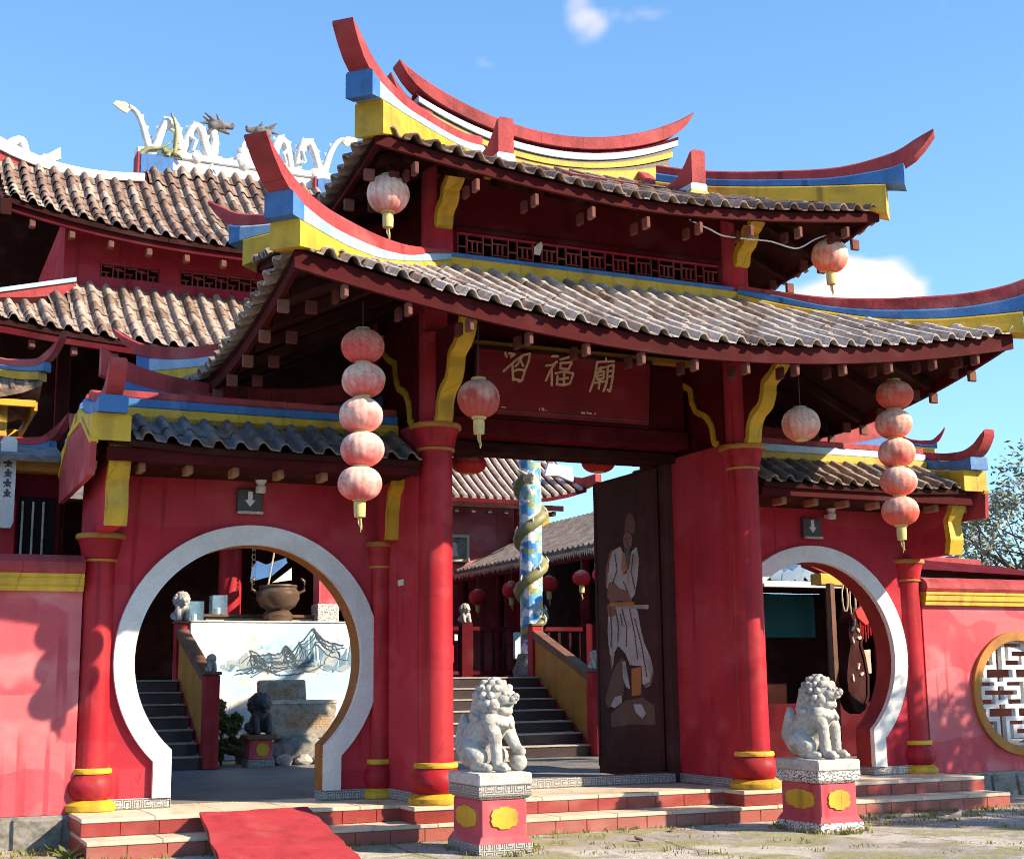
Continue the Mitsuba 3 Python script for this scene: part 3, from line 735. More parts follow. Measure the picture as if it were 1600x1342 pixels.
def baseU(v):
    return ZUE+1.03*v-0.12*v*(1-v)


def liftU(u, v):
    return 0.27*np.abs(u)**1.6*max(0.0, 1-v/VH)**1.3


def FUf(x, v):
    return np.array([x, YC-UY+2.15*v, baseU(v)+liftU(x/hxU(v), v)])


def FUb(x, v):
    p = FUf(x, v)
    return np.array([x, 2*YC-p[1], p[2]])


def FUs(sx):
    def F(b, v):
        return np.array([sx*(UX-(UX-UXT)*v/VH), YC+b, baseU(v)+liftU(b/hyU(v), v)])
    return F


rowsU = lambda vm: np.linspace(0.005, vm-0.13, 6) if vm > 0.9 else np.linspace(0.005, vm-0.12, 3)
upper, tb2 = roof(gate, 'upper_roof', FUf, FUb, FUs, hxU, hyU, 0.97, None, 0.205, 0.40, rowsU, 23, 0.095, None, ['tile_c', 'tile_a', 'tile_a', 'tile_c'], 'tile_a', side_v=VH)
for sx in (-1, 1):
    for sy in (-1, 1):
        A, B = (sx*1.13, YC+sy*0.45), (sx*2.88, YC+sy*2.2)
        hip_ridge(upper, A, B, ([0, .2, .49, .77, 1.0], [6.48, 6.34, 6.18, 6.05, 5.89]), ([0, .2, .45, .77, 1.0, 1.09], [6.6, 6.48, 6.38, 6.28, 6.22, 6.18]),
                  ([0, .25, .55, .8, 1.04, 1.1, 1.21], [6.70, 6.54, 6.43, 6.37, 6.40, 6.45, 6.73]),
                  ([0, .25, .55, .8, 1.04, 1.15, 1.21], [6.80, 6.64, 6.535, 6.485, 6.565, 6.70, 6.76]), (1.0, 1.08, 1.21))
    # vertical ridge on the front slope ending in an upturned red block
    for sy in (-1, 1):
        yy = np.array([-0.34, -0.30, -0.2, -0.05, 0.2, 0.5, 0.86])
        zt = np.array([6.70, 6.69, 6.60, 6.50, 6.47, 6.60, 6.88])
        zb = np.array([6.33, 6.33, 6.33, 6.34, 6.36, 6.46, 6.70])
        xy = np.stack([np.full(len(yy), sx*1.13), yy if sy < 0 else 2*YC-yy], 1)
        k = part(upper, 'vertical_ridge', ribbon(xy, zb, zt, 0.085), 'rose', smooth=30)
        part(k, 'blue_band', ribbon(xy[:5], zb[:5]-0.085, zb[:5]-0.003, 0.10), 'pale_blue', smooth=30)
        part(k, 'yellow_band', ribbon(xy[:5]+np.array([0, sy*0.01]), zb[:5]-0.20, zb[:5]-0.088, 0.115), 'yellow', smooth=30)
    part(upper, 'gable', plate([(YC-.46, 6.45), (YC+.46, 6.45), (YC+0.02, 6.86), (YC-0.02, 6.86)], 0.05, YZ(sx*1.10)), 'maroon')
xs = np.linspace(-1, 1, 41)
xy = lambda h: np.stack([xs*h, np.full(41, 0.95)], 1)
q = lambda c, a, h: c+a*(xs*h)**2
rk = nk(upper+'__main_ridge')
zb_ = q(7.01, .14, 1.84)+0.20*np.abs(xs)**12
zt_ = q(7.155, .155, 1.84)+0.03*np.abs(xs)**10
put(rk, ribbon(xy(1.84), zb_, np.maximum(zt_, zb_+0.02), 0.115), 'rose', smooth=30)
for s_ in (-1,):
    xx = s_*np.array([1.45, 1.6, 1.75, 1.86, 1.93])
    part(rk, 'lower_tip', ribbon(np.stack([xx, np.full(5, 0.95)], 1), [7.13, 7.16, 7.24, 7.38, 7.53], [7.19, 7.23, 7.33, 7.46, 7.56], 0.085), 'rose', smooth=30)
part(rk, 'shadow_groove', ribbon(xy(1.64), q(6.97, .14, 1.64), q(7.008, .14, 1.64), 0.075), 'maroon', smooth=30)
part(rk, 'blue_band', ribbon(xy(1.62), q(6.885, .145, 1.62), q(6.969, .14, 1.62), 0.10), 'pale_blue', smooth=30)
part(rk, 'groove', ribbon(xy(1.56), q(6.855, .14, 1.56), q(6.883, .145, 1.56), 0.078), 'iron', smooth=30)
part(rk, 'yellow_band', ribbon(xy(1.54), q(6.79, .135, 1.54), q(6.853, .14, 1.54), 0.10), 'yellow', smooth=30)
part(rk, 'groove', ribbon(xy(1.50), q(6.765, .11, 1.50), q(6.788, .135, 1.50), 0.085), 'iron', smooth=30)
part(rk, 'yellow_base', ribbon(xy(1.46), np.full(41, 6.56), q(6.763, .11, 1.46), 0.12), 'yellow', smooth=30)
rafters(upper, FUf, hxU, np.arange(-2.4, 2.41, 0.6), (0, -1), vin=0.5, drop=0.13)
for s in (-1, 1):
    rafters(upper, FUs(s), hyU, np.arange(-1.8, 1.81, 0.6), (s, 0), vin=0.4, drop=0.13)
# sagging cable under the upper eave
cb = thing('power_cable', 'thin white cable sagging under the right part of the upper eave', 'cable')
pts = [(0.55, -1.05, 5.62), (0.81, -0.95, 5.60), (1.04, -0.92, 5.55), (1.32, -0.9, 5.56), (1.59, -0.9, 5.57), (1.91, -0.9, 5.53), (2.2, -0.9, 5.67), (2.5, -0.75, 5.80)]
put(cb, tube(interp(np.linspace(0, 7, 40), range(8), np.array(pts)), 0.008, 6), 'white', smooth=True)
sc_ = thing('paper_scrap', 'torn white scrap stuck in the upper lattice window', 'scrap')
put(sc_, mv(tf(plate([(-0.03, 0), (0.035, 0.01), (0.05, 0.12), (0.02, 0.16), (-0.045, 0.08)], 0.006, XZ(0)), rot([0, 1, 0], 12)), -0.66, -0.03, 5.40), 'white')
mat('ridge_tip', principled(paint((0.34, 0.17, 0.10), (0.2, 0.09, 0.05), 0.6, 9, 0.4), 0.75, 0.15))
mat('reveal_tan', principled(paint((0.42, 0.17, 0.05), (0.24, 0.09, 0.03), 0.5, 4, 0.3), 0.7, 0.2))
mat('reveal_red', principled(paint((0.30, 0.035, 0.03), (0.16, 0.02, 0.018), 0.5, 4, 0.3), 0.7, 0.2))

# ================================================================== SIDE WINGS WITH MOON GATES
def keyhole(cx, R, hw, z0=0.092):
    return unary_union([Point(cx, 1.338).buffer(R, quad_segs=48), sbox(cx-hw, z0, cx+hw, 1.338)])


def FWf(sx):
    def F(x, v):
        return np.array([x, -0.10+0.62*v, 3.19+0.34*v-0.05*v*(1-v)+0.05*np.clip((sx*x-3.6)/1.2, 0, 1)**2*(1-v)])
    return F


for sx, side in ((-1, 'left'), (1, 'right')):
    w = thing('moon_gate_wing', 'red side wing with a round white-rimmed moon gate, bright lit left one beside the ramp' if sx < 0 else 'red side wing with a round white-rimmed moon gate behind the second stone lion', 'gate wing', 'side wings of the gate')
    cx = sx*3.295
    body = sbox(min(sx*1.94, sx*4.76), 0.0, max(sx*1.94, sx*4.76), 3.35).difference(keyhole(cx, 1.125, 0.755, -1))
    part(w, 'wall', plate(body, 0.25, XZ(1.085)), 'red_wall')
    inner = keyhole(cx, 1.10, 0.733); outer = keyhole(cx, 1.288, 0.898)
    part(w, 'moon_gate_trim', plate(outer.difference(inner.union(sbox(cx-0.733, 0, cx+0.733, 1))), 0.075, XZ(0.935)), 'white')
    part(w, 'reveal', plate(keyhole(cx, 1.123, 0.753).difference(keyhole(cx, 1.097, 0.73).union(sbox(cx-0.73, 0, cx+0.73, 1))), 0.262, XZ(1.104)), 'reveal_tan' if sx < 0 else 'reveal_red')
    for a, b in ((1.95, 2.556), (4.034, 4.60)):
        part(w, 'base_band', bx(sx*a, sx*b, 0.925, 0.959, 0.0, 0.092, 0.004), 'meander')
    for a in (2.565, 4.025):
        part(w, 'base_band', bx(sx*a-0.006, sx*a+0.006, 0.925, 1.21, 0.0, 0.089, 0.003), 'meander')
    column(w, sx*4.728, 1.018, 0.0, 2.50, 0.147)
    column(w, sx*1.985, 0.95, 0.0, 2.50, 0.105)
    # bracket plate over the outer column
    pz = plate([(0.16, 2.50), (0.13, 2.75), (0.16, 2.90), (0.06, 3.02), (0.04, 3.2), (1.9, 3.2), (1.9, 2.50)], 0.13, YZ(sx*4.728))
    k = part(w, 'bracket', pz, 'red_wall')
    ed = LineString([(0.17, 2.50), (0.13, 2.66), (0.145, 2.78), (0.16, 2.88), (0.07, 3.02), (0.045, 3.12), (0.04, 3.2)]).buffer(0.04, cap_style=2)
    part(k, 'edging', plate(ed, 0.19, YZ(sx*4.728)), 'yellow')
    k = part(w, 'bracket', plate([(0.62, 2.50), (0.60, 2.75), (0.55, 2.95), (0.45, 3.02), (0.42, 3.2), (0.95, 3.2), (0.95, 2.5)], 0.10, YZ(sx*1.985)), 'red_wall')
    part(k, 'edging', plate(LineString([(0.62, 2.50), (0.60, 2.75), (0.55, 2.95), (0.45, 3.02), (0.42, 3.2)]).buffer(0.035, cap_style=2), 0.13, YZ(sx*1.985)), 'yellow')
    # roof of the wing
    F = FWf(sx)
    lo, hi = (min(sx*1.96, sx*4.86), max(sx*1.96, sx*4.86))
    Bk = lambda x, v: np.array([x, 2.0-0.62*v, F(x, v)[2]])
    rf = part(w, 'roof', cat([sheet(lambda a, v: F(a, v), np.linspace(lo, hi, 9), np.linspace(0, 1, 4), -0.006, -0.06), sheet(Bk, np.linspace(lo, hi, 9), np.linspace(0, 1, 4), -0.006, -0.06),
                              bx(lo+0.02, hi-0.02, 0.5, 1.4, 3.36, 3.56, 0.004)]), 'wood_dark')
    bs = tile_base(0.205, 0.33, ['slate', 'slate', 'tile_c'] if sx < 0 else ['tile_a', 'slate', 'tile_c'])
    hipx = lambda v: 4.78
    tile_field(rf, F, sx*(2.06+0.205*np.arange(14)), [0.0, 0.47], lambda a, v: abs(a) < hipx(v)-0.08, bs, 0.205, 0.33, 40+sx)
    tile_field(rf, Bk, sx*(2.06+0.205*np.arange(14)), [0.0, 0.47], lambda a, v: abs(a) < hipx(v)-0.08, bs, 0.205, 0.33, 44+sx, keep=lambda a, v: False, stuff_m='slate')
    part(rf, 'fascia', bx(lo, hi, -0.06, -0.02, 3.045, 3.165, 0.005), 'fascia_red')
    part(rf, 'soffit', bx(lo+0.02, hi-0.02, -0.018, 0.955, 3.06, 3.10, 0.004), 'wood_dark')
    for x in np.arange(2.25, 4.8, 0.42)+(.18 if sx < 0 else .08):
        part(rf, 'rafter_end', bx(sx*x-0.032, sx*x+0.032, 0.06, 0.26, 2.975, 3.058, 0.008), 'ridge_tip')
    # straight banded ridge along the front of the wing
    xo = sx*4.72
    a, b = min(sx*1.96, xo), max(sx*1.96, xo)
    part(rf, 'yellow_band', bx(a, b, 0.50, 0.72, 3.46, 3.635, 0.01), 'yellow')
    part(rf, 'blue_band', bx(a, b, 0.52, 0.71, 3.638, 3.725, 0.01), 'blue' if sx < 0 else 'pale_blue')
    part(rf, 'red_band', bx(a, b, 0.55, 0.69, 3.728, 3.80, 0.01), 'rose')
    for sy in (-1, 1):
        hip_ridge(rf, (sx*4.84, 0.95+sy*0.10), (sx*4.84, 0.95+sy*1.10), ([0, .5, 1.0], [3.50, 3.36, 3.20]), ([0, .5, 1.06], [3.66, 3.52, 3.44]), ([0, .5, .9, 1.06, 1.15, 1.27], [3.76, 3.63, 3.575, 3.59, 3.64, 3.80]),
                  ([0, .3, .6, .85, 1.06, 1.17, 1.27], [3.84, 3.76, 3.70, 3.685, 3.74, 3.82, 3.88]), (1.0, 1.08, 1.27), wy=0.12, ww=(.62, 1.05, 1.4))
    # swept rear ridge, red over blue
    t = np.linspace(-1, 1, 25); X = sx*(3.35+1.42*t)
    zc = 3.86+0.19*np.abs(t)**2.2
    rr = part(rf, 'rear_ridge', ribbon(np.stack([X, np.full(25, 1.25)], 1), zc+0.02, zc+0.20+0.10*np.abs(t)**5, 0.07), 'rose', smooth=35)
    part(rr, 'blue_band', ribbon(np.stack([X*0.985, np.full(25, 1.25)], 1), np.full(25, 3.55), zc+0.017, 0.085), 'blue', smooth=35)
    # gable board closing the outer side
    part(rf, 'verge_board', plate([(-0.14, 2.90), (-0.16, 3.18), (0.5, 3.46), (1.4, 3.46), (2.06, 3.18), (2.04, 2.90)], 0.05, YZ(sx*4.985)), 'rose')
    part(rf, 'verge_edge', plate(LineString([(-0.16, 3.19), (0.5, 3.49), (1.4, 3.49), (2.06, 3.18)]).buffer(0.022, cap_style=2), 0.075, YZ(sx*4.985)), 'yellow')

# ================================================================== FENCE WALLS
for sx in (-1, 1):
    x0, x1 = sx*4.88, sx*9.6
    fw = thing('fence_wall', 'sunlit pink boundary wall with red coping left of the gate' if sx < 0 else 'pink boundary wall with a round lattice window right of the gate', 'wall')
    P = sbox(min(x0, x1), -0.02, max(x0, x1), 2.0)
    if sx > 0:
        P = P.difference(Point(6.30, 0.905).buffer(0.70, quad_segs=32))
    put(fw, plate(P, 0.20, XZ(1.04)), 'pink_wall')  # pink copy of the red wall paint, sunlit paleness put into the colour
    yy = [(0.84, 2.12), (0.82, 2.16), (0.83, 2.22), (0.88, 2.27), (0.96, 2.295), (1.04, 2.30), (1.12, 2.295), (1.20, 2.27), (1.25, 2.22), (1.26, 2.16), (1.24, 2.12)]
    part(fw, 'coping', loft([[[x, y, z] for y, z in yy] for x in (x0, x0+sx*0.012, x1)]), 'rose', smooth=35)
    part(fw, 'moulding', loft([[[x, y, z] for y, z in ((0.88, 1.96), (0.88, 2.0), (0.86, 2.015), (0.86, 2.075), (0.845, 2.085), (0.845, 2.118), (1.235, 2.118), (1.235, 2.085), (1.2, 2.0), (1.2, 1.96))] for x in (x0, x1)]), 'yellow')
    pl = part(fw, 'plinth', bx(x0, x1, 0.93, 1.16, G0-0.05, -0.024, 0.005), 'grey_stone')
    x = abs(x0)+0.05
    r = np.random.default_rng(5)
    while x < 9.5:
        wd = r.uniform(0.28, 0.55)
        o = np.array([[x+r.uniform(0, .06), G0-0.03], [x+wd-r.uniform(0.01, .05), G0-0.03], [x+wd-r.uniform(0.01, .06), -0.035-r.uniform(0, .03)], [x+r.uniform(0, .06), -0.035-r.uniform(0, .03)]])
        o[:, 0] *= sx
        d = r.uniform(0.03, 0.06)
        c = o.mean(0)
        v = np.vstack([[[q[0], 0.95, q[1]] for q in o], [[c[0]+(q[0]-c[0])*0.92, 0.93-d, c[1]+(q[1]-c[1])*0.9] for q in o]])
        part(pl, 'stone', hullpts(v), 'grey_stone')
        x += wd+0.01
    if sx > 0:
        c = (6.30, 0.905)
        ring = Point(c).buffer(0.745, quad_segs=32).difference(Point(c).buffer(0.635, quad_segs=32))
        lw = part(fw, 'round_window', plate(ring, 0.30, XZ(1.04)), 'ochre')
        disk = Point(c).buffer(0.637, quad_segs=32)
        # white key-pattern grille: two mirrored hooks per cell, joined by bars
        g = []
        cell = 0.47
        bw = 0.027
        for i in range(-2, 3):
            for j in range(-2, 3):
                ox, oz = c[0]+i*cell, c[1]+j*cell
                f = 1 if (i+j) % 2 == 0 else -1
                hook = [(-.16, -.05), (-.16, -.16), (.16, -.16), (.16, .16), (-.16, .16), (-.16, .06), (.05, .06), (.05, -.05), (-.06, -.05)]
                g.append(LineString([(ox+f*a, oz+b) for a, b in hook]).buffer(bw, cap_style=3, join_style=2))
                for a, b in (((-.16, 0.11), (-.30, 0.11)), ((0, .16), (0, .30)), ((-.16, -0.11), (-.30, -0.11))):
                    g.append(LineString([(ox+f*a[0], oz+a[1]), (ox+f*b[0], oz+b[1])]).buffer(bw, cap_style=3))
        G = unary_union(g).intersection(disk)
        part(lw, 'grille', plate(G, 0.07, XZ(1.02)), 'white')

# ================================================================== RAMP
rp = thing('ramp', 'red carpeted plank ramp laid over the steps before the left moon gate', 'ramp')
_c = np.array([[-3.93, 0.06, 0.012], [-2.97, 0.06, 0.012], [-2.93, -1.38, G0+0.012], [-4.06, -1.38, G0+0.012]])
_u, _v = np.meshgrid(np.linspace(0, 1, 40), np.linspace(0, 1, 60), indexing='ij')
_p = ((_c[0]*(1-_u[..., None])+_c[1]*_u[..., None])*(1-_v[..., None])+(_c[3]*(1-_u[..., None])+_c[2]*_u[..., None])*_v[..., None])
_w = 0.034*(meshkit.fbm(np.stack([_p[..., 0]*3+_p[..., 1]*1.5, _p[..., 1]*6, _p[..., 0]*0], -1), 3, 5)-0.5)+0.010*(meshkit.noise(np.stack([_p[..., 1]*11, _p[..., 0]*1.3, 0*_v], -1), 8)-0.5)
_e = np.minimum(_u, 1-_u)
_p[..., 0] += 0.02*(meshkit.noise(np.stack([_v*9, _u*1.5, 0*_v], -1), 4)-0.5)*(np.abs(_u-.5)*2)**4
_t = _p.copy(); _t[..., 2] += 0.012+_w; _b = _p.copy(); _b[..., 2] += _w-0.012
_n = 40*60; _i, _j = np.meshgrid(np.arange(39), np.arange(59), indexing='ij')
_q = np.stack([_i*60+_j, _i*60+_j+1, (_i+1)*60+_j+1, (_i+1)*60+_j], -1).reshape(-1, 4)
_rg = np.array([a*60 for a in range(40)]+[39*60+b for b in range(1, 60)]+[a*60+59 for a in range(38, -1, -1)]+[b for b in range(58, 0, -1)]); _nx = np.roll(_rg, -1)
put(rp, (np.vstack([_t.reshape(-1, 3), _b.reshape(-1, 3)]), np.vstack([_q[:, ::-1], _q+_n, np.stack([_rg, _nx, _nx+_n, _rg+_n], 1)])), 'carpet', smooth=40)
part(rp, 'board', hullpts(np.vstack([_c+[0, 0, -.006], _c+[0, 0, -.04]])), 'wood_mid')

# ================================================================== LANTERNS
def lantern(x, y, z, label, group, r=0.193, tassel=True, fade_sun=0.5, hang=0.0, squash=0.76, seed=0, tone=(0.62, 0.12, 0.12)):
    k = thing('lantern', label, 'lantern', group)
    n, m = 64, 21
    th = np.linspace(0.13*PI, 0.87*PI, m)
    r1 = np.random.default_rng(seed)
    prof = np.stack([np.sin(th)**0.85*r, np.cos(th)*r*squash], 1)
    v, f = lathe(prof, n)
    ang = np.arctan2(v[:, 1], v[:, 0])
    r = r*r1.uniform(.96, 1.03)
    rib = 1-0.022*np.abs(np.sin(ang*8))**6
    dent = 1+0.05*(meshkit.noise(v*np.array([7, 7, 6])+seed*1.7, seed)-0.5)
    v[:, 0] *= rib*dent; v[:, 1] *= rib*dent
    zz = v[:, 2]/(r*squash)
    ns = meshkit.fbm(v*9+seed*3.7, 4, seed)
    pal = np.clip(fade_sun+0.55*zz+1.3*(ns-0.5), 0, 1)[:, None]  # paler towards the top: weathered fading plus sunlight put into the colour
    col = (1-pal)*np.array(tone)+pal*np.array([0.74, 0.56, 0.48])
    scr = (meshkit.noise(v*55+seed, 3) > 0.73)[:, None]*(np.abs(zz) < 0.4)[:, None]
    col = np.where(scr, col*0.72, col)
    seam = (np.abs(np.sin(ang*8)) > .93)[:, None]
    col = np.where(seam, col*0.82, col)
    v = v @ rot([0, 0, 1], r1.uniform(0, 360))[:3, :3].T @ rot([1, 0, 0], r1.normal(0, 4.5))[:3, :3].T + np.array([x, y, z])
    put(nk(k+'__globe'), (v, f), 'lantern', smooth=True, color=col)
    h = r*squash
    for nm, z0, z1, s in (('cap', 0.90, 1.06, 1), ('collar', -1.02, -0.90, 1)):
        part(k, nm, lathe([(r*0.30, z0*h), (r*0.34, z0*h+0.004), (r*0.34, z1*h), (r*0.30, z1*h+0.004)], 16, (x, y, z)), 'tassel')
    if tassel:
        t = part(k, 'tassel', lathe([(0.02, -h*1.0), (0.05, -h*1.0-0.01), (0.052, -h*1.0-0.06), (0.048, -h-0.14), (0.02, -h-0.145)], 14, (x, y, z)), 'tassel', smooth=40)
        fr = [tube([(x+a, y+b, z-h-0.13), (x+a*1.2+0.004, y+b, z-h-0.19), (x+a*1.0+0.012, y+b*1.2, z-h-0.27+c)], [0.007, 0.006, 0.003], 5) for a, b, c in ((0, 0, 0), (.012, .006, .03), (-.012, 0, .05), (.004, -.012, .02))]
        part(t, 'fringe', cat(fr), 'tassel', smooth=True)
    if hang:
        part(k, 'cord', tube([(x, y, z+h), (x, y, z+h+hang/2), (x, y, z+h+hang)], 0.006, 5), 'iron')
    return k


ORD = ['topmost', 'second', 'middle', 'fourth', 'tasselled bottom']
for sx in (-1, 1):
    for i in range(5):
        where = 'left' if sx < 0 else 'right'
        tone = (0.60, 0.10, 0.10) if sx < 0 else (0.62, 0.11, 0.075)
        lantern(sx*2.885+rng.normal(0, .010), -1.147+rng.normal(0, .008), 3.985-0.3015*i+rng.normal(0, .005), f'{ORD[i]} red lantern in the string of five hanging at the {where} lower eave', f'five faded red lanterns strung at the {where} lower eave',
                r=0.190, squash=0.80, tassel=(i == 4), fade_sun=(0.52 if sx < 0 else 0.40)+rng.uniform(-.12, .12) if i else 0.1, hang=0.25 if i == 0 else 0.0, seed=10+i+sx*3, tone=tone)  # topmost lantern gets a low value: the eave shade put into its colour
lantern(-1.76, -1.07, 3.62, 'round lantern with a yellow tassel left of the name board', 'single lanterns under the lower eave', r=0.192, squash=0.93, fade_sun=0.15, hang=0.55, seed=31, tone=(0.40, 0.08, 0.06))
lantern(1.76, -1.07, 3.62, 'pale faded lantern without tassel right of the right main column bracket', 'single lanterns under the lower eave', r=0.192, squash=0.90, tassel=False, fade_sun=0.55, hang=0.55, seed=32, tone=(0.58, 0.15, 0.09))
lantern(-2.51, -0.714, 5.571, 'pale lantern with yellow tassel under the left corner of the upper roof', 'lanterns under the upper eave', r=0.197, squash=0.93, fade_sun=0.75, hang=0.3, seed=33, tone=(0.55, 0.10, 0.08))
lantern(2.51, -0.714, 5.571, 'orange red lantern against the sky under the right corner of the upper roof', 'lanterns under the upper eave', r=0.197, squash=0.93, fade_sun=0.45, hang=0.3, seed=34, tone=(0.58, 0.13, 0.07))
lantern(-0.69, 1.75, 3.50, 'dark red lantern inside the doorway, beside the left main column', 'lanterns hanging inside the doorway', r=0.20, squash=0.6, tassel=False, fade_sun=-0.3, hang=0.1, seed=35, tone=(0.45, 0.03, 0.03))
lantern(0.95, 1.75, 3.60, 'dark red lantern inside the doorway, beside the painted door leaf', 'lanterns hanging inside the doorway', r=0.20, squash=0.6, tassel=False, fade_sun=-0.3, hang=0.1, seed=36, tone=(0.45, 0.03, 0.03))

# ================================================================== WALL LAMPS AND FITTINGS
for sx in (-1, 1):
    x = -3.35 if sx < 0 else 3.30
    z = 2.87 if sx < 0 else 2.84
    k = thing('wall_lamp', f'small black box with a white downward arrow above the {"left" if sx < 0 else "right"} moon gate', 'wall lamp', 'black arrow boxes above the moon gates')
    put(k, bx(x-0.125, x+0.125, 0.90, 0.958, z-0.11, z+0.11, 0.008), 'iron')
    part(k, 'arrow', plate([(-0.022, 0.085), (0.022, 0.085), (0.022, 0.0), (0.052, 0.0), (0.0, -0.065), (-0.052, 0.0), (-0.022, 0.0)], 0.012, frame((x, 0.895, z), (1, 0, 0), (0, 0, 1), (0, -1, 0))), 'white')
    part(k, 'ledge', bx(x-0.125, x+0.125, 0.86, 0.90, z-0.135, z-0.108, 0.005), 'stone')
    xx = -3.26 if sx < 0 else 3.54
    k = thing('wall_light', f'white cone-shaped light fitting under the {"left" if sx < 0 else "right"} wing eave', 'light fitting', 'white light fittings under the wing eaves')
    put(k, lathe([(0.045, 2.94), (0.05, 2.95), (0.05, 3.0), (0.035, 3.01), (0.04, 3.03), (0.085, 3.10), (0.08, 3.11)], 18, (xx, 0.84, 0)), 'white', smooth=40)
    part(k, 'bracket', bx(xx-0.025, xx+0.025, 0.88, 0.957, 2.96, 3.0, 0.004), 'white')

# ================================================================== STONE LIONS
def ball(c, r, n=16):
    return m3.Manifold.sphere(r, n).translate(tuple(c))


def chain(*cs):
    return m3.Manifold.batch_hull([ball(c[:3], c[3]) for c in cs])


def bodymesh(parts, edge=0.016, it=6, amp=0.004, seed=1, s=1.0, cut=None):
    u = m3.Manifold.batch_boolean(parts, m3.OpType.Add)
    if cut:
        u = u-m3.Manifold.batch_boolean(cut, m3.OpType.Add)
    u = u.refine_to_length(edge)
    m = u.to_mesh()
    t = trimesh.Trimesh(np.array(m.vert_properties[:, :3], float), np.array(m.tri_verts), process=True)
    trimesh.smoothing.filter_taubin(t, iterations=it)
    v = np.array(t.vertices)
    n = np.array(t.vertex_normals)
    v = v+n*(meshkit.fbm(v*28, 3, seed)-0.5)[:, None]*amp
    return v*s, np.array(t.faces)


def lion(label, x, y, z, turn, raised, seed):
    k = thing('stone_lion', label, 'lion statue', 'guardian stone lions on pedestals')
    R = rot([0, 0, 1], turn, x, y, z)
    P = [chain((0, .13, .17, .165), (0, .06, .30, .16)), chain((0, .08, .28, .165), (0, -.06, .43, .15)), chain((0, -.05, .44, .14), (0, -.07, .58, .13)),
         ball((0, -.08, .625), .142, 24), chain((0, -.01, .60, .15), (0, .05, .46, .13))]
    P += [chain((-.045, -.19, .605, .062), (.045, -.19, .605, .062), (0, -.235, .600, .055)), chain((-.04, -.17, .515, .05), (.04, -.17, .515, .05), (0, -.205, .508, .042)),
          ball((0, -.285, .628), .034), chain((-.03, -.27, .612, .026), (.03, -.27, .612, .026))]
    for s in (-1, 1):
        P += [chain((s*.03, -.19, .688, .034), (s*.10, -.15, .70, .036)), ball((s*.10, -.13, .565), .058), chain((s*.135, -.05, .66, .03), (s*.155, -.06, .70, .018)),
              chain((s*.13, .10, .17, .115), (s*.16, -.0, .12, .085)), chain((s*.165, .03, .045, .045), (s*.17, -.09, .042, .042)), ball((s*.17, -.115, .036), .037),
              chain((s*.115, -.09, .40, .082), (s*.115, -.15, .29, .058))]
        if raised and s > 0:
            P += [chain((s*.115, -.15, .29, .058), (s*.12, -.205, .20, .048)), chain((s*.12, -.215, .185, .048), (s*.12, -.255, .165, .042))]
        else:
            P += [chain((s*.115, -.15, .29, .056), (s*.115, -.165, .07, .046)), chain((s*.115, -.175, .046, .046), (s*.115, -.235, .042, .042))]
            for t in (-.028, 0, .028):
                P.append(ball((s*.115+t, -.268, .030), .020))
    P += [chain((0, .24, .10, .05), (0, .30, .22, .06)), chain((0, .30, .22, .06), (0, .25, .36, .07)), chain((0, .25, .36, .07), (.0, .26, .46, .03))]
    cutm = [chain((-.075, -.21, .555, .013), (.075, -.21, .555, .013), (0, -.29, .556, .014)), ball((-.062, -.235, .655), .030), ball((.062, -.235, .655), .030), ball((-.016, -.315, .622), .011), ball((.016, -.315, .622), .011)]
    put(k, bodymesh(P, 0.011, 2, 0.007, seed, cut=cutm), 'stone', smooth=50, Mx=R)
    # mane curls in rows
    r = np.random.default_rng(seed); C = []
    for el in np.radians([-35, -12, 12, 34, 56, 78]):
        nn = max(4, int(15*math.cos(el)))
        for i in range(nn):
            az = 2*PI*(i+0.5*(el > 0))/nn
            d = np.array([math.sin(az)*math.cos(el), math.cos(az)*math.cos(el), math.sin(el)])
            if d[1] < -0.45 and el < 0.9:
                continue
            c = np.array([0, -.055, .61])+d*np.array([.155, .155, .155])
            C.append(ball(c, .036+r.uniform(-.004, .005), 12)); C.append(ball(c+d*.022, .017, 8))
    for i in range(9):
        a = PI*(i/8-.5)*1.5
        C.append(ball((math.sin(a)*.15, .045+math.cos(a)*.06, .48-abs(a)*.02), .038, 12))
    part(k, 'mane', bodymesh(C, 0.012, 1, 0.004, seed+1), 'stone', smooth=60, Mx=R)
    # chest cloth with a scalloped rim, collar and bell
    bib = []
    for a in np.linspace(-1.15, 1.15, 13):
        bib.append(ball((math.sin(a)*.165, -.055-math.cos(a)*.155, .385+.03*abs(a)), .027, 10))
    hull = chain((-.13, -.10, .42, .07), (.13, -.10, .42, .07), (0, -.16, .40, .06), (0, -.14, .47, .05))
    part(k, 'chest_cloth', bodymesh([hull]+bib, 0.012, 1, 0.003, seed+2), 'stone', smooth=55, Mx=R)
    part(k, 'bell', bodymesh([ball((0, -.235, .385), .03, 14)], 0.012, 1, 0, seed), 'stone', smooth=True, Mx=R)
    for s in (-1, 1):
        part(k, 'eye', bodymesh([ball((s*.062, -.212, .655), .022, 14)], 0.012, 0, 0, seed), 'stone', smooth=True, Mx=R)
    if raised:
        part(k, 'ball', bodymesh([ball((.12, -.225, .075), .078, 24)], 0.02, 1, 0.006, seed+5), 'stone', smooth=50, Mx=R)
    return k


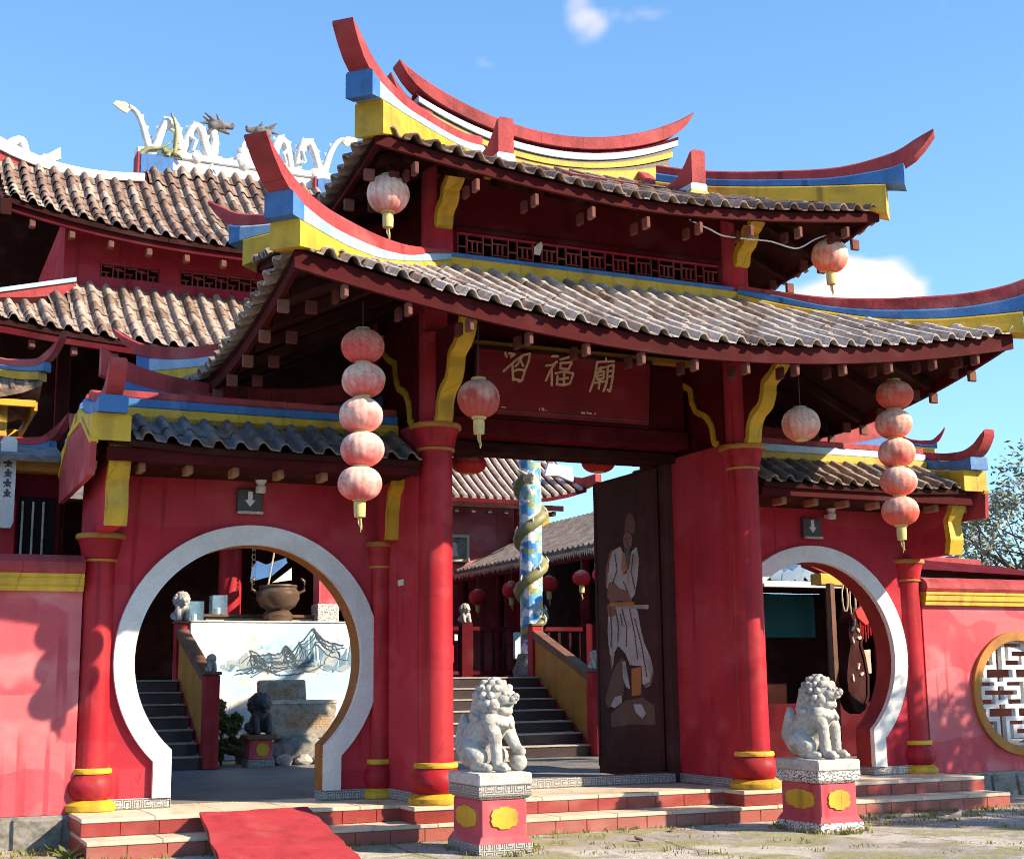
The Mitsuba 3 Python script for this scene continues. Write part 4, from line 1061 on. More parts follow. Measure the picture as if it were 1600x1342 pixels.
def pedestal(sx, label):
    k = thing('lion_pedestal', label, 'pedestal', 'pedestals of the stone lions')
    x0, x1, y0, y1 = sx*1.712-.234, sx*1.712+.234, -1.467, -.80

    def frus(z0, z1, a, b):
        return hullpts([[x0-a, y0-a, z0], [x1+a, y0-a, z0], [x0-a, y1+a, z0], [x1+a, y1+a, z0], [x0-b, y0-b, z1], [x1+b, y0-b, z1], [x0-b, y1+b, z1], [x1+b, y1+b, z1]])
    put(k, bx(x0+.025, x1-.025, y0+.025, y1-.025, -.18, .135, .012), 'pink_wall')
    part(k, 'base', frus(G0-.03, -.222, .012, .012), 'terrazzo' if sx > 0 else 'meander')
    part(k, 'base_moulding', frus(-.2205, -.165, .008, -.022), 'pink_wall')
    part(k, 'top_band', cat([frus(.137, .165, -.02, .006), frus(.1655, .245, .006, .006)]), 'terrazzo' if sx > 0 else 'meander')
    part(k, 'top_slab', bx(x0-.012, x1+.012, y0-.012, y1+.012, .2465, .349, .012), 'pale_terrazzo')
    pts = np.array([(-.5, -.12), (-.42, -.36), (-.24, -.40), (-.16, -.5), (.16, -.5), (.24, -.40), (.42, -.36), (.5, -.12), (.46, 0), (.5, .14), (.40, .38), (.22, .42), (.14, .5), (-.14, .5), (-.22, .42), (-.40, .38), (-.5, .14), (-.46, 0)])
    P = Polygon(pts).buffer(.03).buffer(-.03)
    zc = -.015
    part(k, 'plaque', plate(affinity.scale(P, .25, .18, origin=(0, 0)), .016, frame(((x0+x1)/2, y0+.020, zc), (1, 0, 0), (0, 0, 1), (0, -1, 0))), 'yellow')
    for xx in (x0+.02, x1-.02):
        part(k, 'plaque', plate(affinity.scale(P, .46, .18, origin=(0, 0)), .016, frame((xx, (y0+y1)/2, zc), (0, 1, 0), (0, 0, 1), (1, 0, 0))), 'yellow')
    return k


pedestal(-1, 'pink pedestal with yellow plaques and a grey key-pattern band left of the doorway')
pedestal(1, 'pink pedestal with yellow plaques and speckled grey bands right of the doorway')
lion('weathered white stone lion with one paw on a ball, left of the doorway', -1.705, -1.11, .347, 32, True, 3)
lion('weathered white stone lion with curly mane and both front paws down, right of the doorway', 1.72, -1.11, .347, 26, False, 8)

# ================================================================== COURTYARD STAIRS
ST0, ST1, NS = 6.75, 8.85, 7


def stairs(label, x0, x1, xr, lbl):
    k = thing('staircase', label, 'staircase', 'dark staircases up to the terrace')
    for i in range(NS):
        y = ST0+i*(ST1-ST0)/NS; z = .17*(i+1)
        part(k, 'step', bx(x0, x1, y, ST1-.002, -.003 if i == 0 else z-.169, z-.024, .004), 'step_dark')
        part(k, 'nosing', bx(x0, x1, y-.02, y+.30, z-.0235, z, .006), 'nosing')
    for x in xr:
        r = nk(k+'__balustrade')
        pan = [(ST0+.05, .10), (ST1, 1.24), (ST1, 1.88), (ST0+.05, 1.12)]
        put(r, plate(pan, .10, YZ(x)), 'ochre')
        part(r, 'handrail', plate([(ST0-.02, 1.08), (ST1, 1.84), (ST1, 1.97), (ST0-.02, 1.20)], .17, YZ(x)), 'wood_mid')
        part(r, 'kerb', plate([(ST0+.05, .0), (ST1, 1.14), (ST1, 1.26), (ST0+.05, .14)], .14, YZ(x)), 'red_paint')
        part(r, 'newel', bx(x-.10, x+.10, ST0-.12, ST0+.10, 0, 1.24, .012), 'red_paint')
        part(r, 'newel_cap', bx(x-.12, x+.12, ST0-.14, ST0+.12, 1.2415, 1.285, .01), 'wood_mid')
        part(r, 'newel', bx(x-.10, x+.10, ST1-.08, ST1+.12, 1.0, 2.02, .012), 'red_paint')
        part(r, 'newel_cap', bx(x-.12, x+.12, ST1-.10, ST1+.14, 2.0215, 2.06, .01), 'wood_mid')
    return k


stairs('dark stairs with an ochre balustrade seen through the left moon gate', -5.0, -2.5, (-2.405,), 'left')
stairs('dark stairs with an ochre balustrade seen through the main doorway', .55, 3.36, (3.46,), 'right')


def small_lion(x, y, z, s, m, label, group=None):
    k = thing('newel_lion', label, 'lion statue', group)
    P = [chain((0, .10, .12, .12), (0, -.02, .28, .11)), ball((0, -.06, .42), .12), ball((0, -.15, .40), .07), ball((-.1, .0, .42), .06), ball((.1, 0, .42), .06), ball((0, .03, .50), .07)]
    for i in range(11):
        a = PI*(i/10-.5)*1.6
        P += [ball((math.sin(a)*.125, -.01, .42+math.cos(a)*.12), .045, 10), ball((math.sin(a)*.12, .07, .40+math.cos(a)*.11), .045, 10)]
    P += [chain((-.03, -.20, .39, .03), (.03, -.20, .39, .03)), chain((0, -.16, .33, .04), (0, -.19, .32, .03))]
    for q in (-1, 1):
        P += [chain((q*.09, -.06, .26, .05), (q*.09, -.13, .04, .045)), chain((q*.11, .08, .10, .08), (q*.12, -.04, .04, .045)), ball((q*.06, -.05, .52), .04)]
    put(k, bodymesh(P, .022, 2, .01, 4, s), m, smooth=60, Mx=rot([0, 0, 1], 10, x, y, z))


small_lion(-2.405, 8.9, 2.06, .78, 'stone', 'small white lion on the top newel post of the left stairs')
small_lion(3.46, 6.74, 1.285, .5, 'stone', 'small grey lion on the lower newel post of the right stairs')
small_lion(-2.405, 6.74, 1.285, .42, 'stone', 'small grey lion on the lower newel post of the left stairs')

mat('ink', principled((0.06, 0.08, 0.10), 0.8, 0.1))
mat('wash_deep', principled(paint((0.16, 0.30, 0.42), (0.30, 0.42, 0.48), 0.9, 9, 0.3, (0.5, 0.58, 0.6)), 0.8, 0.1))
mat('wash_pale', principled(paint((0.36, 0.47, 0.53), (0.55, 0.60, 0.60), 0.9, 9, 0.3, (0.45, 0.40, 0.34)), 0.8, 0.1))
mat('tablet_stone', principled(tile_col((0.36, 0.32, 0.26), (0.46, 0.42, 0.35), (0.20, 0.18, 0.14)), 0.9, 0.1, bump=PLASTER, bs=0.02))
# ---- painted retaining wall
mw = thing('mural_wall', 'white retaining wall painted with a pale blue mountain landscape', 'painted wall')
put(mw, bx(-2.30, .54, 8.72, 8.845, .002, 2.04, .012), 'mural')
part(mw, 'coping', bx(-2.30, .54, 8.70, 8.848, 2.0415, 2.065, .006), 'white')
r = np.random.default_rng(12)
ink = []
for q, (cx0, pk, wd, mm) in enumerate(((-1.68, 1.50, .22, 'wash_pale'), (-1.58, 1.46, .2, 'wash_deep'), (-1.3, 1.56, .2, 'wash_deep'), (-.95, 1.62, .2, 'wash_pale'), (-.6, 1.74, .22, 'wash_deep'), (-1.45, 1.60, .30, 'wash_pale'), (-1.12, 1.60, .34, 'wash_deep'), (-.78, 1.70, .34, 'wash_pale'), (-.44, 1.88, .42, 'wash_deep'), (-.10, 1.74, .36, 'wash_pale'), (.25, 1.82, .34, 'wash_deep'))):
    t = np.linspace(-1, 1, 26)
    top = pk-(pk-1.36)*np.abs(t)**.85+r.normal(0, .018, 26)*(1-np.abs(t))
    bot = 1.36+.05*np.sin(t*5+q)+.10*(1-np.abs(t))*r.uniform(.2, .9)-.03
    pg = Polygon(list(zip(cx0+t*wd, np.maximum(top, bot+.004)))+list(zip(cx0+t[::-1]*wd, bot[::-1]))).buffer(0)
    hol = unary_union([LineString([(cx0+a, pk), (cx0+a*1.6+r.normal(0, .03), 1.5), (cx0+a*2.1, 1.36)]).buffer(.012+.012*r.uniform()) for a in r.uniform(-.16, .16, 4)])
    part(mw, 'painted_mountain', plate(pg.difference(hol), .003, XZ(8.7180-.0006*q)), mm)
mtn = [(-1.75, 1.42), (-1.55, 1.50), (-1.40, 1.62), (-1.33, 1.56), (-1.22, 1.52), (-1.10, 1.58), (-.95, 1.55), (-.86, 1.66), (-.74, 1.60), (-.62, 1.74), (-.50, 1.82), (-.42, 1.93), (-.33, 1.86), (-.22, 1.78), (-.10, 1.72), (.08, 1.70), (.25, 1.80), (.4, 1.7)]
low = [(-1.80, 1.33), (-1.62, 1.38), (-1.40, 1.41), (-1.2, 1.46), (-1.0, 1.42), (-.8, 1.44), (-.6, 1.47), (-.42, 1.50), (-.30, 1.58), (-.28, 1.68)]
for base, nrep in ((mtn, 5), (low, 4)):
    for q in range(nrep):
        p = np.array(base)
        p[:, 1] += -0.055*q+r.normal(0, .018, len(p)); p[:, 0] += r.normal(0, .02, len(p))+.02*q
        i = int(r.integers(0, 4)); j = len(p)-int(r.integers(0, 4))
        xx = np.linspace(0, 1, len(p[i:j])); tt = np.linspace(0, 1, 60)
        c = np.stack([np.interp(tt, xx, p[i:j, 0]), np.interp(tt, xx, p[i:j, 1])], 1)+np.stack([r.normal(0, .004, 60), r.normal(0, .007, 60)], 1)
        ink.append(LineString(c).buffer(.006 if q else .009, cap_style=1, quad_segs=1))
for q in range(26):
    a, b = mtn[int(r.integers(2, len(mtn)-1))]
    p = [(a, b)]
    for _ in range(5):
        p.append((p[-1][0]+r.normal(.012, .03), p[-1][1]-abs(r.normal(.045, .02))))
    ink.append(LineString(p).buffer(.005, quad_segs=1))
part(mw, 'ink_lines', plate(unary_union(ink).simplify(.001), .004, XZ(8.7085)), 'ink')

# ---- rock garden with stone tablets
tb1 = thing('stone_tablet', 'weathered grey stone tablet with carved writing, the taller one at the back', 'stone tablet', 'carved stone tablets by the mural')
put(tb1, tf(bx(-.36, .36, -.05, .05, 0, .46, .02), rot([1, 0, 0], -14, -1.08, 7.95, .72)), 'tablet_stone')
tb2 = thing('stone_tablet', 'wide weathered grey stone tablet leaning at the front of the rock garden', 'stone tablet', 'carved stone tablets by the mural')
put(tb2, plate(Polygon([(-.44, 0), (.46, 0), (.56, .55), (-.56, .55)]), .09, rot([1, 0, 0], 90-18, -.93, 7.45, .34)), 'tablet_stone')
part(tb2, 'rim', plate(Polygon([(-.56, .50), (.56, .50), (.565, .555), (-.565, .555)]), .11, rot([1, 0, 0], 72, -.93, 7.447, .34)), 'stone')
for t, n, (cx, cz, w_) in ((tb1, 4, (0, .30, .5)), (tb2, 6, (.08, .34, .62))):
    rows_ = []
    for i in range(n):
        x = -w_/2
        while x < w_/2:
            d = r.uniform(.02, .07)
            rows_.append(sbox(cx+x, cz-i*.038, cx+x+d, cz-i*.038+.016)); x += d+r.uniform(.012, .05)
    mm = plate(unary_union(rows_), .008, frame((0, 0, 0), (1, 0, 0), (0, 0, 1), (0, -1, 0)))
    Q = rot([1, 0, 0], -14, -1.08, 7.95, .72) @ trimesh.transformations.translation_matrix((0, -.052, 0)) if t == tb1 else rot([1, 0, 0], -18, -.93, 7.45, .34) @ trimesh.transformations.translation_matrix((0, -.048, 0))
    part(t, 'carved_writing', tf(mm, Q), 'ochre')


def rock(name, label, x, y, z, sx, sy, sz, seed, group=None, m='grey_stone'):
    k = thing(name, label, 'rock', group)
    t = trimesh.creation.icosphere(3)
    v = t.vertices*(1+0.55*(meshkit.fbm(t.vertices*1.6+seed*3.1, 4, seed)-.5))[:, None]
    v = v*np.array([sx, sy, sz])+np.array([x, y, z])
    put(k, (v, t.faces), m, smooth=40)


rock('rock', 'rough grey block under the front stone tablet', -1.0, 7.45, .15, .48, .30, .26, 1, 'rocks of the rock garden')
rock('rock', 'rough grey rock right of the tablets by the mural', -.1, 7.7, .2, .4, .3, .35, 2, 'rocks of the rock garden')
rock('rock', 'low grey rock between the bush and the tablets', -1.55, 7.8, .15, .25, .25, .3, 3, 'rocks of the rock garden')
for i in range(6):
    rock('edging_stone', f'{["leftmost", "second", "third", "fourth", "fifth", "rightmost"][i]} pale edging stone along the front of the rock garden', -1.55+i*.27, 7.05+.03*(i % 2), .06, .12, .09, .085, 10+i, 'edging stones of the rock garden', 'stone')
sp = thing('small_pedestal', 'small pink pedestal with a yellow plaque beside the rock garden', 'pedestal')
put(sp, bx(-1.83, -1.51, 6.85, 7.15, .1, .36, .01), 'pink_wall')
part(sp, 'base', bx(-1.86, -1.48, 6.82, 7.18, -.003, .10, .006), 'meander')
part(sp, 'top', bx(-1.88, -1.46, 6.80, 7.20, .36, .43, .01), 'wood_mid')
part(sp, 'plaque', plate(affinity.scale(Point(0, 0).buffer(.5, quad_segs=2), .19, .19, origin=(0, 0)), .012, frame((-1.65, 6.846, .235), (1, 0, 0), (0, 0, 1), (0, -1, 0))), 'yellow')
small_lion(-1.66, 7.0, .43, 1.0, 'iron', 'black lion statue on the small pink pedestal by the rock garden')


# ================================================================== PLANTS
def leaves(n, centre, rad, size, seed, flat=0.6, clumps=None):
    """Leaf quads bunched in clumps through an ellipsoid."""
    r = np.random.default_rng(seed)
    c = np.asarray(centre, float); rad = np.asarray(rad, float)
    nc = clumps or max(6, n//60)
    d = r.normal(size=(nc, 3)); d /= np.linalg.norm(d, axis=1, keepdims=True)
    cl = c+d*rad*(r.uniform(.15, 1, (nc, 1))**.45)
    cr = rad.mean()*r.uniform(.13, .34, nc)
    i = r.integers(0, nc, n)
    g = r.normal(size=(n, 3)); g /= np.linalg.norm(g, axis=1, keepdims=True)
    p = cl[i]+g*(cr[i]*r.uniform(0, 1, n)**.4)[:, None]
    a = r.normal(size=(n, 3)); a[:, 2] *= flat; a /= np.linalg.norm(a, axis=1, keepdims=True)
    b = np.cross(a, r.normal(size=(n, 3))); b /= np.linalg.norm(b, axis=1, keepdims=True)
    s = size*r.uniform(.6, 1.4, n)[:, None]
    v = np.stack([p-a*s, p+b*s*.35, p+a*s, p-b*s*.35], 1).reshape(-1, 3)
    k = np.arange(n)[:, None]*4
    return v, np.vstack([k+np.array([[0, 1, 2]]), k+np.array([[0, 2, 3]])])


def tree(label, x, y, z0, crown, rad, n, size, seed, m='grey_leaf', group=None, name='tree', trunk_r=.16, clumps=None):
    k = thing(name, label, 'tree' if name == 'tree' else 'bush', group)
    c = np.array([x, y, crown], float); rad = np.array(rad, float)
    r = np.random.default_rng(seed)
    p0 = np.array([x, y, z0]); top = c+np.array([0, 0, -.1*rad[2]])
    br = [tube([p0, p0*.6+top*.4+r.normal(0, .06, 3), top], [trunk_r, trunk_r*.8, trunk_r*.5], 9)]
    for i in range(14):
        e = r.normal(size=3); e[2] = abs(e[2])*.8; e /= np.linalg.norm(e)
        st = p0+(top-p0)*r.uniform(.5, 1)
        en = c+e*rad*.85
        br.append(tube([st, (st+en)/2+r.normal(0, .12*rad.mean(), 3)*[1, 1, .4], en], [trunk_r*.4, trunk_r*.22, trunk_r*.07], 6))
    part(k, 'trunk', cat(br), 'bark', smooth=50)
    part(k, 'crown', leaves(n, c, rad, size, seed, clumps=clumps), m)
    return k


tree('grey green leafy tree rising above the right boundary wall', 19.9, 14.5, 0, 4.1, (2.3, 2.2, 2.0), 5600, .085, 41, group='trees behind the right wall', clumps=70)
tree('lower bushy part of the trees, left of the tall one behind the right wall', 17.9, 15.5, 0, 2.9, (1.4, 1.4, 1.2), 2600, .08, 42, group='trees behind the right wall', clumps=46)
tree('tall tree at the right edge behind the boundary wall', 23.2, 17.0, 0, 4.6, (2.6, 2.4, 2.6), 5400, .09, 43, group='trees behind the right wall', clumps=60)
tree('slender tree in front of the right boundary wall, casting its shade on it', 9.75, -3.6, G0, 3.45, (1.5, 1.3, 1.1), 4600, .09, 44, m='leaf', trunk_r=.07, clumps=34)
tree('second slender tree in front of the right boundary wall', 8.5, -5.5, G0, 3.5, (1.35, 1.2, .8), 5200, .09, 45, m='leaf', trunk_r=.08, clumps=40)
tree('low round bush beside the left stair newel by the mural', -2.02, 7.7, 0, .52, (.30, .28, .46), 3000, .05, 46, m='leaf', name='bush', trunk_r=.02, clumps=26)

# grass tufts on the forecourt
r = np.random.default_rng(77)
V, Fc = [], []


def tuft(x, y, n, h, sp):
    for _ in range(n):
        a = r.uniform(0, 2*PI); bx_, by_ = x+r.normal(0, sp), y+r.normal(0, sp*.6)
        hh = h*r.uniform(.4, 1.2); w_ = .004+.004*r.uniform(); ln = np.array([math.cos(a), math.sin(a)])*hh*r.uniform(.1, .8)
        o = len(V)
        px, py = -math.sin(a)*w_, math.cos(a)*w_
        V.extend([(bx_-px, by_-py, G0-.004), (bx_+px, by_+py, G0-.004), (bx_+ln[0]*.45+px*.6, by_+ln[1]*.45+py*.6, G0+hh*.6), (bx_+ln[0], by_+ln[1], G0+hh*.85)])
        Fc.extend([(o, o+1, o+2), (o, o+2, o+3)])


for x in np.arange(-5.0, 4.9, .11):
    if -1.98 < x < -1.42 or 1.42 < x < 1.98 or -4.0 < x < -2.95:
        continue
    tuft(x+r.normal(0, .05), E1-.03-abs(r.normal(0, .035)), int(r.integers(2, 12)), .05, .03)
for sx in (-1, 1):
    for i in range(46):
        a = r.uniform(0, 2*PI)
        tuft(sx*1.712+math.cos(a)*.29*r.uniform(.95, 1.5), -1.13+math.sin(a)*.40*r.uniform(.95, 1.4), 9, .055, .035)
for i in range(190):
    tuft(r.uniform(-5.5, 6.5), r.uniform(-3.4, -.4), int(r.integers(4, 16)), r.uniform(.02, .05), .06)
for i in range(110):
    tuft(r.uniform(-9.0, -4.95), r.uniform(-.9, .85), int(r.integers(8, 22)), r.uniform(.04, .09), .08)
for i in range(60):
    tuft(r.uniform(2.3, 5.2), r.uniform(-1.2, -.35), int(r.integers(8, 18)), r.uniform(.03, .06), .07)
put('grass', (np.array(V), np.array(Fc)), 'grass')
labels['grass'] = {'label': 'short weedy grass tufts on the concrete forecourt', 'category': 'grass', 'kind': 'stuff'}


def rosette(label, x, y, z, n, L, seed, m='leaf'):
    k = thing('plant', label, 'plant')
    r = np.random.default_rng(seed)
    for i in range(n):
        a = 2*PI*i/n+r.normal(0, .2); el = r.uniform(.35, 1.2); l = L*r.uniform(.7, 1.1); w_ = .028
        d = np.array([math.cos(a)*math.cos(el), math.sin(a)*math.cos(el), math.sin(el)]); s = np.array([-math.sin(a), math.cos(a), 0])
        o = np.array([x, y, z])
        q = []
        for t, ww in ((0, .5), (.35, 1.0), (.7, .8), (1, .06)):
            c = o+d*l*t-np.array([0, 0, .25*l*t*t])
            q.append([c+s*w_*ww, c+np.array([0, 0, -.008]), c-s*w_*ww, c+np.array([0, 0, .004])])
        part(k, 'leaf', loft(q), m, smooth=40)


rosette('bright green rosette plant in the shade left of the steps', -5.03, -.10, G0, 12, .24, 3)
rosette('second small green plant at the foot of the steps', -5.10, .35, G0, 9, .15, 4)
for i, (x, y, a) in enumerate(((3.35, -1.12, 20), (3.9, -.62, 70), (2.6, -.52, 130), (.4, -.62, 40), (-.3, -1.2, 95))):
    k = thing('fallen_leaf', f'dry curled leaf lying on the forecourt, {["largest one nearest the right edge", "pale one before the right steps", "small one beside the right pedestal", "one before the middle of the steps", "one close to the left pedestal"][i]}', 'leaf', 'fallen leaves on the forecourt')
    s = .16 if i == 0 else .07
    pts = np.array([[-1, 0, .1], [-.5, .3, .3], [.2, .38, .22], [1, 0, .5], [.2, -.38, .3], [-.5, -.3, .25]])*s
    put(k, tf((np.vstack([pts, pts*[1, 1, .7]+[0, 0, -.004]]), np.vstack([[[0, i_, i_+1] for i_ in range(1, 5)], [[6, 6+i_+1, 6+i_] for i_ in range(1, 5)], [[i_, (i_+1) % 6+6, (i_+1) % 6] for i_ in range(6)], [[i_, i_+6, (i_+1) % 6+6] for i_ in range(6)]])), rot([0, 0, 1], a, x, y, G0+.01)), 'cream' if i < 2 else 'wood_mid')

# ================================================================== MAIN HALL (behind, left)
hall = thing('temple_hall', 'large red temple hall with stacked tiled roofs behind the gate at the left', 'temple hall')
HX = -.62
part(hall, 'wall', cat([bx(-4.1, -3.50, 11.2, 11.42, 7.2, 9.0, .004), bx(-2.50, -2.16, 11.2, 11.42, 7.2, 9.0, .004), bx(-.70, 2.9, 11.2, 11.42, 7.2, 9.0, .004),
                        bx(-3.499, -2.501, 11.2, 11.42, 8.20, 9.0, .004), bx(-3.499, -2.501, 11.2, 11.42, 7.2, 7.93, .004), bx(-2.159, -.701, 11.2, 11.42, 8.22, 9.0, .004), bx(-2.159, -.701, 11.2, 11.42, 7.2, 7.93, .004),
                        bx(-4.1, -3.88, 11.43, 15.5, 1.2, 9.0, .004), bx(2.68, 2.9, 11.43, 15.5, 6.5, 9.0, .004)]), 'red_wall')
part(hall, 'lower_wall', cat([bx(-4.1, 1.7, 12.6, 12.8, 1.2, 7.2, .004), bx(1.5, 1.7, 9.6, 12.6, 1.2, 6.3, .004), bx(-4.1, -3.9, 11.3, 12.6, 1.2, 7.2, .004), bx(-6.6, -4.11, 11.6, 11.8, 1.2, 7.0, .004)]), 'wood_dark')
for (x0, x1, n) in ((-3.49, -2.51, 5), (-2.15, -.71, 7)):
    lt = nk(hall+'__lattice')
    put(lt, cat([bx(x0, x1, 11.22, 11.27, 7.935, 7.955, .003), bx(x0, x1, 11.22, 11.27, 8.185, 8.205, .003)]), 'rose')
    w_ = (x1-x0)/n
    for i in range(n):
        x = x0+i*w_
        for a, b, c, d in ((x, x+.018, 7.956, 8.184), (x+.02, x+w_*.75, 8.03+.08*(i % 2), 8.046+.08*(i % 2)), (x+w_*.45, x+w_*.45+.018, 7.956, 8.028+.08*(i % 2)), (x+w_*.3, x+w_*.98, 8.135-.05*(i % 2), 8.15-.05*(i % 2))):
            part(lt, 'bar', bx(a, b, 11.225, 11.265, c, d, .003), 'rose')


def FA(x, v):
    y = 10.2+3.2*v
    return np.array([x, y, 8.40+2.5*v-.75*v*(1-v)+.42*(1-v)*np.abs((x-HX)/4.5)**2.6])


def FB(x, v):
    return np.array([x, 9.2+1.9*v, 6.33+1.39*v-.30*v*(1-v)+.24*(1-v)*np.minimum(1, np.abs((x-HX)/4.6))**2.6-.22*v*np.clip(-3.95-x, 0, 1)])


U = np.linspace(-5.1, 3.9, 19)
_sh = []
for a_, b_, vm_ in ((-5.1, -2.56, .78), (-2.55, 1.40, 1.0), (1.41, 3.9, .78)):
    for G_ in (FA, lambda x, v: FA(x, v)*[1, -1, 1]+[0, 26.8, 0]):
        _sh.append(sheet(G_, np.linspace(a_, b_, 9), np.linspace(0, vm_, 8), -.01, -.09))
ra = part(hall, 'upper_roof', cat(_sh), 'wood_dark')
hm = ['tile_c', 'tile_c', 'tile_a']
hb = tile_base(.265, .40, hm, hs=1.0)
colsA = -5.0+.265*np.arange(34)
tile_field(ra, FA, colsA, np.linspace(0.005, .90, 9), lambda a, v: a > -2.45 and a < 1.3 or v < .70, hb, .265, .40, 61, keep=lambda a, v: a < 1.0, stuff_m='tile_a')
UB = np.linspace(-6.6, 3.9, 22)
rb = part(hall, 'middle_roof', sheet(FB, UB, np.linspace(0, 1, 6), -.01, -.09), 'wood_dark')
tile_field(rb, FB, -6.325+.265*np.arange(39), np.linspace(0.005, .84, 6), lambda a, v: a > -4.1 or v < .70+(a+4.1)*.12, tile_base(.265, .40, ['tile_a', 'tile_a', 'tile_c'], hs=1.0), .265, .40, 62, keep=lambda a, v: -5.5 < a < -.6, stuff_m='tile_a')
for k_, F, dz in ((ra, FA, .16), (rb, FB, .15)):
    P = np.array([F(x, .03) for x in (U if F is FA else UB)])
    part(k_, 'fascia', ribbon(P[:, :2], P[:, 2]-.08-dz, P[:, 2]-.08, .03), 'maroon', smooth=40)
    for x in np.arange(-4.7, 2.0, .62):
        p = F(x, .0)
        part(k_, 'rafter_end', bx(x-.045, x+.045, p[1]+.10, p[1]+.24, p[2]-.33, p[2]-.20, .01), 'gold_tip')
part(rb, 'wall_cap', bx(-3.95, 2.9, 11.06, 11.19, 7.60, 7.74, .02), 'rose')
xx = np.linspace(-6.6, -3.93, 10)
tcap = ribbon(np.stack([xx, np.full(10, 10.92)], 1), 7.36+.30*np.maximum(xx+5.2, 0)/1.27-.16, 7.36+.33*np.maximum(xx+5.2, 0)/1.27+.0, .12)
part(rb, 'ridge_base', tcap, 'rose', smooth=40)
part(rb, 'ridge_cap', ribbon(np.stack([xx, np.full(10, 10.90)], 1), 7.362+.33*np.maximum(xx+5.2, 0)/1.27, 7.44+.33*np.maximum(xx+5.2, 0)/1.27, .13), 'pale_blue', smooth=40)
# ridges: raised middle, lower swept side
part(ra, 'raised_ridge', bx(-2.60, 1.44, 13.28, 13.52, 10.70, 11.02, .02), 'white')
part(ra, 'raised_cap', bx(-2.66, 1.50, 13.24, 13.56, 11.022, 11.16, .02), 'white')
for x in (-2.30, 1.14):
    part(ra, 'ridge_end', bx(x-.31, x+.31, 13.12, 13.58, 10.42, 10.98, .02), 'blue')
    part(ra, 'ridge_foot', bx(x-.33, x+.33, 13.10, 13.60, 10.22, 10.418, .02), 'maroon')
    part(ra, 'ridge_bracket', bx(x-.36, x-.31, 13.14, 13.58, 10.40, 11.02, .01), 'rose')
for s in (-1, 1):
    xx = HX+s*np.linspace(1.98, 4.75, 14); t = np.linspace(0, 1, 14)
    zz = 10.36-.10*np.sin(t*PI)+.34*t**3
    part(ra, 'side_ridge', ribbon(np.stack([xx, np.full(14, 12.72)], 1), zz-.40, zz-.13, .12), 'rose', smooth=40)
    part(ra, 'side_ridge_cap', ribbon(np.stack([xx, np.full(14, 12.70)], 1), zz-.127, zz+.03+.10*t**2, .15), 'white', smooth=40)
# hip at the far left end
part(ra, 'end_verge', plate([(10.15, 8.75), (13.2, 10.3), (13.2, 10.05), (10.15, 8.5)], .16, YZ(-5.12)), 'wood_dark')
part(hall, 'added_porch_roof', sheet(lambda x, v: np.array([x, 8.95+2.3*v, 3.95+.9*v]), np.linspace(-5.2, 1.6, 9), np.linspace(0, 1, 4), 0, -.1), 'slate')  # unseen canopy added to keep the sun off the back wall of the hall
for x in (-5.0, -1.35, 1.4):
    part(hall, 'porch_column', lathe([(.19, 1.19), (.18, 4.3)], 24, (x, 10.35, 0)), 'red_paint', smooth=40)
part(hall, 'porch_beam', bx(-5.1, 1.55, 10.2, 10.45, 4.0, 4.25, .01), 'maroon')


